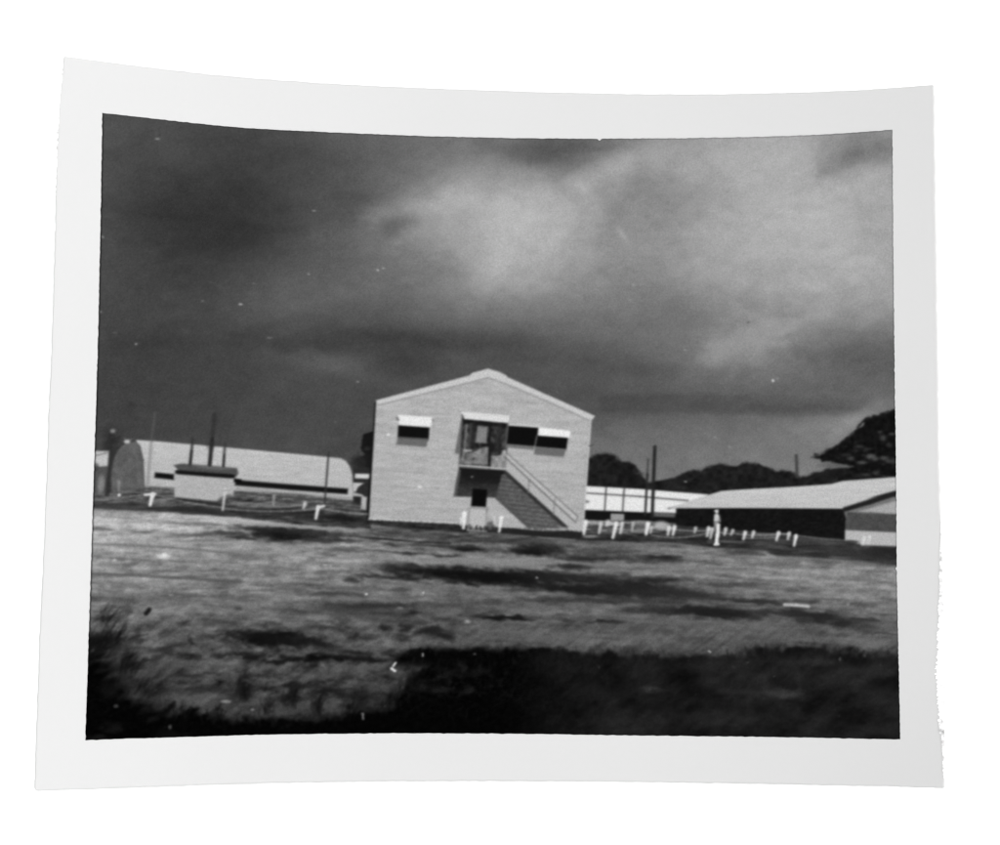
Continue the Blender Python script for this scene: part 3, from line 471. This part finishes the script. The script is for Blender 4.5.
p = post((152.4, 494), (150.6, 506), 4, 236, 'white post with a short top bar, left part of the print'); line([(145, 494.8), (155, 494)], 2.6, 214, p)
for q in [((118.8, 481), (119.2, 491.5), 2, 142), ((225, 489), (223.2, 511), 2.6, 206), ((273.8, 495), (273.8, 506.8), 2.3, 150), ((304.8, 503), (304, 509), 3, 202)]: post(*q)
p = post((318, 506.4), (316.4, 519.4), 3.4, 238, 'white post with a side bar next to the dark pole'); line([(319, 507), (324, 506)], 2.6, 206, p); line([(223, 490.5), (230, 490)], 1.6, 160)
blob(119.2, 495, 1.6, 1.4, 240, .95); blob(112.8, 431, 2.6, 2.1, 138, .9); blob(241, 505, 5, 2, 120, .7)
post((464.2, 513), (464, 529), 3.6, 238, 'thick white post left of the door panel'); post((461, 518), (461.4, 526), 2.2, 214); post((494, 517.5), (495, 525), 2, 200); post((501.2, 517), (499.8, 532.4), 3, 238, 'white post right of the door panel')
for q in [((585.8, 521), (584.4, 535), 3.2, 232), ((600.8, 522.5), (599.6, 534), 3, 206), ((607.4, 522.6), (607, 526), 3.4, 200), ((616, 523), (613.4, 538.6), 3.6, 236), ((622, 523), (621, 534), 3.2, 206), ((632.8, 522.6), (632.4, 531.5), 2.6, 180), ((647.8, 523.5), (646.6, 535), 3.8, 236), ((651.4, 527), (651, 534), 2.4, 192), ((668.8, 527), (668.4, 535.6), 3, 222), ((674.4, 526.4), (673.4, 535.6), 3.2, 226),
          ((695.4, 527.6), (695.1, 533.6), 2.6, 190), ((708.4, 527.6), (707.6, 537), 3.2, 214), ((712, 528.6), (711, 539), 3.2, 196), ((725.6, 528.4), (725, 535.6), 3, 206), ((732.6, 530), (731.6, 535.6), 2.6, 190), ((745, 532), (744, 540), 3.2, 222), ((753.4, 531.5), (752.6, 538.4), 2.8, 212), ((778.4, 532.4), (777, 541), 3.2, 222), ((789, 532.8), (788.4, 540), 3, 210), ((795.8, 535.4), (794.6, 546.4), 3, 240), ((864.2, 537), (863, 545.6), 2.4, 222), ((869.6, 536), (868.6, 544.6), 2.2, 214)]: post(*q)
blob(611.5, 523.5, 3, 2, 196, .8); blob(619, 524, 2, 1.6, 190, .7); blob(710, 541.5, 3, 2.4, 84, .6)
P = part('printed_person', 'person in pale clothes and cap standing among the white posts')
line([(716.6, 515.6), (716.2, 519.4)], 4.6, 208, P, .8); line([(716.4, 519), (716, 522.6)], 4, 196, P, .8); line([(719, 516.5), (719.8, 521.5)], 1.6, 184, P, .6, .8)
line([(716.2, 522.5), (717, 527)], 3.2, 122, P, .8, .9); line([(718.2, 525), (717.6, 536)], 3.6, 232, P, .8); line([(717, 535), (716.6, 543.6)], 3.4, 240, P, .8); line([(714.6, 544.4), (718.4, 544.2)], 2.2, 232, P, .7)
line([(714.8, 524), (714, 531)], 1.6, 150, P, .7, .8); line([(715.2, 528), (715.2, 538)], 1.2, 84, None, .7, .6)
blob(716.8, 511.6, 1.7, 1.9, 206, 1, 0, 0, .4, P); line([(714.6, 510.6), (718, 510)], 1.2, 226, P, .6, .9); blob(716.8, 513.9, 1.3, .6, 96, .7)

# ---- light litter on the field, dust and chips in the emulsion
for x, y, rx, ry, t in [(163.5, 556.3, 6.5, 2.3, 214), (164.5, 554.6, 2.4, 1.8, 232), (114.7, 560, 1.6, 1.1, 216), (467.5, 621.5, 2.6, 1.6, 158), (226, 701.4, 5, 1.6, 138), (252.4, 709.6, 1.8, 1.2, 130), (170, 727, 1.6, 2.2, 84), (116, 706, 2.2, 1.6, 74), (474.7, 654, 1.6, 1, 84), (325, 565, 1.8, 1, 176), (331, 566, 1, .8, 176), (240, 561.5, 3, 1, 150), (400, 608, 3, 1.2, 120), (171, 595, 2.4, .9, 140), (840, 659, 1.2, 2, 84), (848, 604.5, 1.6, .9, 150), (682, 545.4, 1.6, 1.3, 110), (804, 563, 3, 1.2, 150)]:
    blob(x, y, rx, ry, t, .9, 0, 0, .6)
P = part('printed_plank', 'pale plank lying in the field on the right'); line([(784.5, 604.6), (796, 605), (808.6, 606.3)], 2.9, 186, P, .8)
line([(146, 613.6), (149.4, 609.6)], 4.4, 22, a=.95, soft=1.2)
line([(154.5, 613.4), (162, 612), (174, 611)], 1.6, 138, a=.7)
def chip(x, y, L=1.6, an=0, w=1.0, t=235, a=.95): line([(x-L/2*math.cos(an), y-L/2*math.sin(an)), (x+L/2*math.cos(an), y+L/2*math.sin(an))], w, t, None, .45, a)
for q in [(157.6, 139, 3.6, .1, .9, 190), (314, 210.8, 2.4, .1, .9, 190), (308.6, 274, 1, .8, 1, 200), (377.8, 270.2, 1.2, .8, 1.2, 220), (383.2, 268.4, 1.4, 0, 1, 200), (254, 283.4, 1.4, 0, .8, 140), (240.6, 304.3, 2.4, .1, 1.1, 225), (202.7, 301, 1.6, 0, .9, 150), (136, 344, .8, 0, 1.2, 235), (115, 332.6, 3, 0, .9, 110), (269.6, 337.8, 4, .05, .8, 150), (357.8, 381.8, 1.4, .5, 1, 180), (773, 380.6, 1, 1.2, 1.8, 250), (777.5, 378.5, .8, 0, .8, 190), (748.2, 322.3, .6, 0, 1.2, 50), (685, 350, .8, 0, 1, 190), (633.4, 285, 1.4, .5, .8, 190),
          (366.2, 594.2, .8, 0, 1.7, 250), (423.3, 592.6, 1, -.6, 1.4, 235), (422, 595, 2, .3, 1, 150), (536.8, 577.7, .8, 1, 1.5, 200), (422.8, 654.8, 2.6, 1.5, 1.3, 225), (394.4, 664.4, 4.4, -.95, 1.7, 252), (393.2, 669.6, 4.6, .6, 2.2, 252), (363, 716.4, 5.4, 1.5, 1.5, 150), (362.6, 713.6, 2, .5, 1.2, 130), (709.7, 651.6, 2.2, .6, 1.3, 220), (388.2, 434.6, 1, 0, 2.0, 250), (419.8, 487, 2.2, .1, 1.6, 248), (214, 463.6, .8, 0, 1, 230), (255.3, 463.8, 1.8, 0, 1, 222), (685.6, 481.6, 2.2, .3, 1.1, 170), (328.6, 486, 2, -.6, 1, 215), (100.6, 312, 1.6, .3, 1, 170), (102.5, 237, 2, .8, 1, 200), (650, 689, .6, 0, 1, 90), (591, 445.5, 4, -.2, 1, 60), (630, 300, 1, 0, .7, 180), (715, 437, 3, .5, .8, 150), (709, 436, 4, 1.9, .7, 140), (730, 447, 2.6, .9, .8, 165), (705, 433.4, 2, -.6, .7, 150)]:
    chip(*q)
for k in range(210):                                   # scattered dust, a little denser over the dark grass
    chip(rng.uniform(90, 895), rng.uniform(130, 735), rng.uniform(.1, 1.2), rng.uniform(0, 3), rng.uniform(.5, .9), rng.choice([200, 170, 40]), rng.uniform(.12, .5))
tone = gauss(tone, .86, .7)
tone += fbm(XX/1.5, YY/1.4, 400, 2, .6)*np.minimum(1.9, .6+tone*.02)     # silver grain, coarse part
# burnt-in edge line of the exposure mask is added when the mesh is cut
tone = np.clip(tone, 1.5, 250)
# ---------------------------------------------------------------- end of the printed picture

# ================================================================ the sheet of paper
# Real size: the border outline is about 114 x 89 mm.  Plan positions are in print units;
# the sheet rises off the table towards its corners (it is curled).
UNIT = .114/900
CAM_H = .30

def lift(u, v):
    """height in metres of the curled sheet above the table at plan position (u, v)"""
    x = (u-490)/450; y = (v-438)/352
    k = np.abs(x)**2.2
    left = .0062-.0018*y; right = .0052+.0006*y
    amt = np.where(x < 0, left, right)
    return .0006+k*amt*(.62+.38*y*y)+.0008*np.clip(-y, 0, 1)**2*(1-k)

def place(u, v, dz=0.0):
    z = lift(u, v)+dz
    f = UNIT*(CAM_H-z)/CAM_H
    return np.stack([(u-500)*f, (422.5-v)*f, z], -1)

def curve(pts):
    p = np.array(pts, float)
    def f(t, col):
        d = np.concatenate([[0], np.cumsum(np.hypot(*np.diff(p, axis=0).T))]); d /= d[-1]
        q = p[:, col]; m = np.gradient(q, d)
        i = np.clip(np.searchsorted(d, t, 'right')-1, 0, len(d)-2); h = d[i+1]-d[i]; s = (t-d[i])/h
        return ((2*s**3-3*s**2+1)*q[i]+(s**3-2*s**2+s)*h*m[i]+(-2*s**3+3*s**2)*q[i+1]+(s**3-s**2)*h*m[i+1])
    return lambda t: np.stack([f(t, 0), f(t, 1)], -1)

def coons(topc, botc, leftc, rightc, n, m, jit=None):
    s = np.linspace(0, 1, n); t = np.linspace(0, 1, m)
    T, B, L, R = topc(s), botc(s), leftc(t), rightc(t)
    if jit is not None:
        T, B, L, R = jit(T, B, L, R, s, t)
    S_, T_ = np.meshgrid(s, t); S_ = S_[..., None]; T_ = T_[..., None]
    P = (1-T_)*T[None]+T_*B[None]+(1-S_)*L[:, None]+S_*R[:, None]
    P -= (1-S_)*(1-T_)*T[0]+S_*(1-T_)*T[-1]+(1-S_)*T_*B[0]+S_*T_*B[-1]
    return P

sheet_top = curve([(63.6, 56.4), (114.7, 63.2), (160, 69), (220, 75.6), (255, 78.6), (350, 85), (450, 89.4), (550, 92.6), (650, 94.4), (700, 94.6), (760, 93.6), (854, 90.6), (934.2, 85)])
sheet_bot = curve([(34.2, 791), (100, 788.6), (220, 784.4), (350, 781.6), (500, 781), (620, 781.6), (760, 783.6), (860, 785.8), (944.8, 788.2)])
sheet_left = curve([(63.6, 56.4), (58.4, 108), (55, 232), (51.6, 340), (47.6, 440), (44.4, 530), (39.4, 640), (34.2, 791)])
sheet_right = curve([(934.2, 85), (936.8, 260), (939.3, 450), (941.8, 560), (943.6, 640), (944.8, 788.2)])
pic_top = curve([(102.3, 113), (165, 120), (233.5, 127), (340, 132.8), (420, 136), (500, 138), (600, 138.8), (690, 138.2), (760, 136.8), (850, 133), (892.4, 129.8)])
pic_bot = curve([(85.3, 740), (150, 738), (220, 735.9), (280, 734.4), (340, 733.6), (500, 733.6), (620, 735.2), (760, 736.8), (900.3, 739.4)])
pic_left = curve([(102.3, 113), (100.2, 235), (98.6, 312), (96.6, 388), (94.6, 450), (91.8, 540), (88.6, 640), (85.3, 740)])
pic_right = curve([(892.4, 129.8), (893.5, 260), (894.9, 388), (896.2, 480), (896.8, 570), (898.2, 640), (900.3, 739.4)])

# ---------------------------------------------------------------- materials
def new_mat(name):
    m = bpy.data.materials.new(name); m.use_nodes = True
    return m, m.node_tree.nodes, m.node_tree.links, m.node_tree.nodes['Principled BSDF']

E_LEFT, E_RIGHT = 1.80, 1.57                 # brightness of the lamps' light on the sheet
def lin(v):
    v = np.asarray(v, float)/255
    return np.where(v <= .04045, v/12.92, ((v+.055)/1.055)**2.4)

def print_material():
    m, N, L, b = new_mat('silver_print')
    at = N.new('ShaderNodeAttribute'); at.attribute_name = 'silver_tone'
    tc = N.new('ShaderNodeTexCoord')
    no = N.new('ShaderNodeTexNoise'); no.inputs['Scale'].default_value = 5200; no.inputs['Detail'].default_value = 2; no.inputs['Roughness'].default_value = .7
    L.new(tc.outputs['Object'], no.inputs['Vector'])
    mr = N.new('ShaderNodeMapRange'); mr.inputs['From Min'].default_value = .25; mr.inputs['From Max'].default_value = .75
    mr.inputs['To Min'].default_value = .86; mr.inputs['To Max'].default_value = 1.14
    L.new(no.outputs['Fac'], mr.inputs['Value'])
    mu = N.new('ShaderNodeMath'); mu.operation = 'MULTIPLY'
    L.new(at.outputs['Fac'], mu.inputs[0]); L.new(mr.outputs['Result'], mu.inputs[1])
    co = N.new('ShaderNodeCombineColor')
    for i in range(3): L.new(mu.outputs[0], co.inputs[i])
    L.new(co.outputs[0], b.inputs['Base Color'])
    b.inputs['Roughness'].default_value = .3; b.inputs['Specular IOR Level'].default_value = .02
    bp = N.new('ShaderNodeBump'); bp.inputs['Strength'].default_value = .05; bp.inputs['Distance'].default_value = .00002
    L.new(no.outputs['Fac'], bp.inputs['Height']); L.new(bp.outputs['Normal'], b.inputs['Normal'])
    return m

def paper_material(name, col, amp=.02, rough=.55):
    m, N, L, b = new_mat(name)
    tc = N.new('ShaderNodeTexCoord')
    n1 = N.new('ShaderNodeTexNoise'); n1.inputs['Scale'].default_value = 1600; n1.inputs['Detail'].default_value = 4; n1.inputs['Roughness'].default_value = .6
    n2 = N.new('ShaderNodeTexNoise'); n2.inputs['Scale'].default_value = 60; n2.inputs['Detail'].default_value = 3
    for n in (n1, n2): L.new(tc.outputs['Object'], n.inputs['Vector'])
    ad = N.new('ShaderNodeMath'); ad.operation = 'ADD'; L.new(n1.outputs['Fac'], ad.inputs[0]); L.new(n2.outputs['Fac'], ad.inputs[1])
    mr = N.new('ShaderNodeMapRange'); mr.inputs['From Min'].default_value = .6; mr.inputs['From Max'].default_value = 1.4
    mr.inputs['To Min'].default_value = col*(1-amp); mr.inputs['To Max'].default_value = col*(1+amp)
    L.new(ad.outputs[0], mr.inputs['Value'])
    co = N.new('ShaderNodeCombineColor')
    for i in range(3): L.new(mr.outputs['Result'], co.inputs[i])
    L.new(co.outputs[0], b.inputs['Base Color'])
    b.inputs['Roughness'].default_value = rough; b.inputs['Specular IOR Level'].default_value = .25
    bp = N.new('ShaderNodeBump'); bp.inputs['Strength'].default_value = .06; bp.inputs['Distance'].default_value = .00003
    L.new(n1.outputs['Fac'], bp.inputs['Height']); L.new(bp.outputs['Normal'], b.inputs['Normal'])
    return m

M_PRINT = print_material()
M_PAPER = paper_material('print_paper', .487, .012)
M_TORN_HILITE = paper_material('torn_fibre_and_highlight', .76, .9, .9)  # bare fibre; also the painted highlight on the curled right edge
M_TABLE = paper_material('white_tabletop', .93, .004, .8)

def mesh_obj(name, V, F, mat, parent=None, label=None, smooth=True, density=None):
    me = bpy.data.meshes.new(name)
    F = np.asarray(F, np.int32)
    k = F.shape[1]
    me.vertices.add(len(V)); me.vertices.foreach_set('co', np.ascontiguousarray(V, np.float32).ravel())
    me.loops.add(F.size); me.loops.foreach_set('vertex_index', F.ravel())
    me.polygons.add(len(F)); me.polygons.foreach_set('loop_start', np.arange(0, F.size, k, dtype=np.int32))
    me.update(calc_edges=True)
    if smooth: me.polygons.foreach_set('use_smooth', np.ones(len(F), bool))
    if density is not None:
        a = me.attributes.new('silver_tone', 'FLOAT', 'POINT'); a.data.foreach_set('value', np.ascontiguousarray(density, np.float32))
    me.materials.append(mat)
    me.validate()
    o = bpy.data.objects.new(name, me); COL.objects.link(o)
    if parent: o.parent = parent
    if label: o['label'] = label
    return o

# ---------------------------------------------------------------- the table
def table():
    s = .6
    V = np.array([(-s, -s, 0), (s, -s, 0), (s, s, 0), (-s, s, 0), (-s, -s, -.02), (s, -s, -.02), (s, s, -.02), (-s, s, -.02)])
    F = [(0, 1, 2, 3), (7, 6, 5, 4), (0, 4, 5, 1), (1, 5, 6, 2), (2, 6, 7, 3), (3, 7, 4, 0)]
    o = mesh_obj('tabletop', V, F, M_TABLE, smooth=False); o['kind'] = 'structure'
table()

# ---------------------------------------------------------------- the print
root = bpy.data.objects.new('photo_print', None); COL.objects.link(root)
root.empty_display_size = .02
root['label'] = 'curled black and white snapshot with white border, printed with a pale house under storm clouds'
root['category'] = 'photograph'

rngp = np.random.RandomState(5)
def smooth_noise(n, k, r):
    q = r.normal(size=n+2*k); w = np.hanning(2*k+1); w /= w.sum()
    return np.convolve(q, w, 'valid')[:n]/np.sqrt((w**2).sum())
def deckle(T, B, L, R, s, t):
    # slightly worn outline and rounded lower left corner
    for C, ax, amp in ((T, 1, .12), (B, 1, .14), (L, 0, .16), (R, 0, .18)):
        n = smooth_noise(len(C), 4, rngp)*amp; n[:6] = 0; n[-6:] = 0
        C[:, ax] += n
    return T, B, L, R
nx, ny = 460, 370
P = coons(sheet_top, sheet_bot, sheet_left, sheet_right, nx, ny, deckle)
# round the corners: pull the outermost vertices in
def round_corner(P, ci, cj, r):
    c = P[ci, cj].copy(); d = P-c
    u = np.abs(d[..., 0]); v = np.abs(d[..., 1]); m = (u < r) & (v < r)
    q = np.hypot(r-u, r-v); f = np.where(q > r, r/np.maximum(q, 1e-6), 1)
    ctr = c+np.sign(P[ny//2, nx//2]-c)*r
    P[m] = (ctr+(P-ctr)*f[..., None])[m]
round_corner(P, ny-1, 0, 4); round_corner(P, 0, 0, 2); round_corner(P, 0, nx-1, 1.6); round_corner(P, ny-1, nx-1, 2)
TH = .00024
topv = place(P[..., 0], P[..., 1]).reshape(-1, 3); botv = place(P[..., 0], P[..., 1], -TH).reshape(-1, 3)
idx = np.arange(nx*ny).reshape(ny, nx)
Ft = np.stack([idx[1:, :-1], idx[1:, 1:], idx[:-1, 1:], idx[:-1, :-1]], -1).reshape(-1, 4)
Fb = Ft[:, ::-1]+nx*ny
rim = np.concatenate([idx[0, :-1], idx[:-1, -1], idx[-1, :0:-1], idx[:0:-1, 0]])
nxt = np.roll(rim, -1)
Fr = np.stack([rim, nxt, nxt+nx*ny, rim+nx*ny], -1)
paper = mesh_obj('paper_sheet', np.concatenate([topv, botv]), np.concatenate([Ft, Fb, Fr]), M_PAPER, root, 'white bordered paper sheet with slightly worn edges')
# keep the rim crisp
att = paper.data.attributes.new('sharp_face', 'BOOLEAN', 'FACE')
fl = np.zeros(len(paper.data.polygons), bool); fl[-len(Fr):] = True; att.data.foreach_set('value', fl)

# ---- frayed places on the sheet's edges: bare fibre, and on the right the curl's highlight painted white
def frayed_or_highlit(edge, outward, t0, t1, wfun, seed, label, n=420, k=8):
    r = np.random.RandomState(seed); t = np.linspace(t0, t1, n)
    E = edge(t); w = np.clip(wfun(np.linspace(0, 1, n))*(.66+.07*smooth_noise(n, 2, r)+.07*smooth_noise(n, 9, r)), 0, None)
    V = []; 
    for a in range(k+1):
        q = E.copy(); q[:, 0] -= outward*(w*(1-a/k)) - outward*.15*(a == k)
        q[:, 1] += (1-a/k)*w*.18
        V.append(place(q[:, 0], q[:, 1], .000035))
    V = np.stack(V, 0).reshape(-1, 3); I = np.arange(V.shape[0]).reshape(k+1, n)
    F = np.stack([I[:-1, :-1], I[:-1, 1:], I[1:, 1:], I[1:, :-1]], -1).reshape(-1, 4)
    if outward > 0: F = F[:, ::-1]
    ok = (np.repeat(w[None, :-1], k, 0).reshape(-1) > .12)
    return mesh_obj('frayed_or_highlit_edge', V, F[ok], M_TORN_HILITE, root, label)
frayed_or_highlit(sheet_right, 1, .60, .985, lambda s: np.interp(s, [0, .08, .16, .3, .5, .62, .8, .9, 1], [.1, .8, 2.5, 5.2, 9, 11.5, 8, 3.5, 2.2]), 3, 'right edge near the lower corner, flaked and with the curl highlight painted white', 560)
frayed_or_highlit(sheet_left, -1, .008, .20, lambda s: np.interp(s, [0, .1, .3, .5, .75, 1], [1, 2.0, 1.4, 2.6, 1.2, .2]), 9, 'upper left edge chipped to bare white fibre', 260)
frayed_or_highlit(sheet_left, -1, .22, .62, lambda s: .5*np.clip(np.sin(s*61)+np.sin(s*23)-.9, 0, 2), 12, 'left edge with small white nicks', 320)

# ---- the picture itself: one fine grid cut into the printed things
mx, my = 960, 740
def notch(T, B, L, R, s, t):
    T[:, 1] += smooth_noise(len(T), 5, rngp)*.12; B[:, 1] += smooth_noise(len(B), 5, rngp)*.12
    L[:, 0] += smooth_noise(len(L), 4, rngp)*.12; R[:, 0] += smooth_noise(len(R), 3, rngp)*.12
    T[:, 1] += 2.0*np.exp(-((T[:, 0]-599.5)/1.5)**2)              # small white nick in the top edge
    R[:, 0] -= 1.4*np.exp(-((R[:, 1]-568.5)/1.2)**2)
    L[0] = T[0]; R[0] = T[-1]; L[-1] = B[0]; R[-1] = B[-1]
    return T, B, L, R
Q = coons(pic_top, pic_bot, pic_left, pic_right, mx, my, notch)
fx = np.clip((Q[..., 0]-PX0)*SS-.5, 0, GW-1.001); fy = np.clip((Q[..., 1]-PY0)*SS-.5, 0, GH-1.001)
ix = fx.astype(int); iy = fy.astype(int); ax = fx-ix; ay = fy-iy
D = (tone[iy, ix]*(1-ax)+tone[iy, ix+1]*ax)*(1-ay)+(tone[iy+1, ix]*(1-ax)+tone[iy+1, ix+1]*ax)*ay
# the exposure is burnt a little darker in a hairline along its outline
edge_d = np.minimum(np.minimum(np.arange(mx)[None, :]*.84, (mx-1-np.arange(mx))[None, :]*.84), np.minimum(np.arange(my)[:, None]*.84, (my-1-np.arange(my))[:, None]*.84))
wgt = np.clip(1-edge_d/1.6, 0, 1)*.22
left_w = np.clip(1-(np.arange(mx)[None, :]*.84)/2.2, 0, 1)*.6
D = D*(1-np.maximum(wgt, left_w*np.ones_like(D)))
dens = np.clip(lin(D)/np.interp(Q[..., 0], [80, 900], [E_LEFT, E_RIGHT]), .0003, .9)  # lamp falloff countered in the tones: left darker, right lighter
V = place(Q[..., 0], Q[..., 1], .00002).reshape(-1, 3)
I = np.arange(mx*my).reshape(my, mx)
F = np.stack([I[1:, :-1], I[1:, 1:], I[:-1, 1:], I[:-1, :-1]], -1).reshape(-1, 4)
cy = (iy[1:, :-1]+iy[:-1, 1:])//2; cx = (ix[1:, :-1]+ix[:-1, 1:])//2
FL = lab[cy, cx].reshape(-1)
dv = dens.reshape(-1)
objs = {}
def build_part(k):
    if k in objs: return objs[k]
    name, label, par = PARTS[k]
    sel = F[FL == k]
    if len(sel) < 2: return None
    pa = build_part(par) if par is not None else root
    used, inv = np.unique(sel, return_inverse=True)
    objs[k] = mesh_obj(name, V[used], inv.reshape(-1, 4), M_PRINT, pa or root, label, True, dv[used])
    return objs[k]
for k in range(len(PARTS)): build_part(k)

# ---------------------------------------------------------------- lamps: soft boxes round the table
w = bpy.data.worlds.new('World'); SC.world = w; w.use_nodes = True
w.node_tree.nodes['Background'].inputs[0].default_value = (1, 1, 1, 1)
w.node_tree.nodes['Background'].inputs[1].default_value = .06
def lamp(name, loc, size, power):
    l = bpy.data.lights.new(name, 'AREA'); l.shape = 'SQUARE'; l.size = size; l.energy = power
    o = bpy.data.objects.new(name, l); COL.objects.link(o); o.location = loc
    d = -np.array(loc, float)
    import mathutils
    o.rotation_euler = mathutils.Vector(d).to_track_quat('-Z', 'Y').to_euler()
lamp('soft_lamp_right', (2.0, .1, 1.15), 1.2, 72)
lamp('soft_lamp_left', (-.40, 0, .50), .35, 3.0)
lamp('soft_lamp_back', (0, .95, .70), .6, 6.0)
lamp('soft_lamp_front', (-.2, -.95, .70), .6, 6.0)

cam = bpy.data.cameras.new('camera'); co = bpy.data.objects.new('camera', cam); COL.objects.link(co)
co.location = (0, 0, CAM_H); cam.sensor_width = 36; cam.sensor_fit = 'HORIZONTAL'
cam.lens = 36*CAM_H/(1000*UNIT); cam.clip_start = .01; cam.clip_end = 50
SC.camera = co
vs = SC.view_settings; vs.view_transform = 'Standard'; vs.look = 'None'; vs.exposure = 0; vs.gamma = 1
SC.render.film_transparent = False
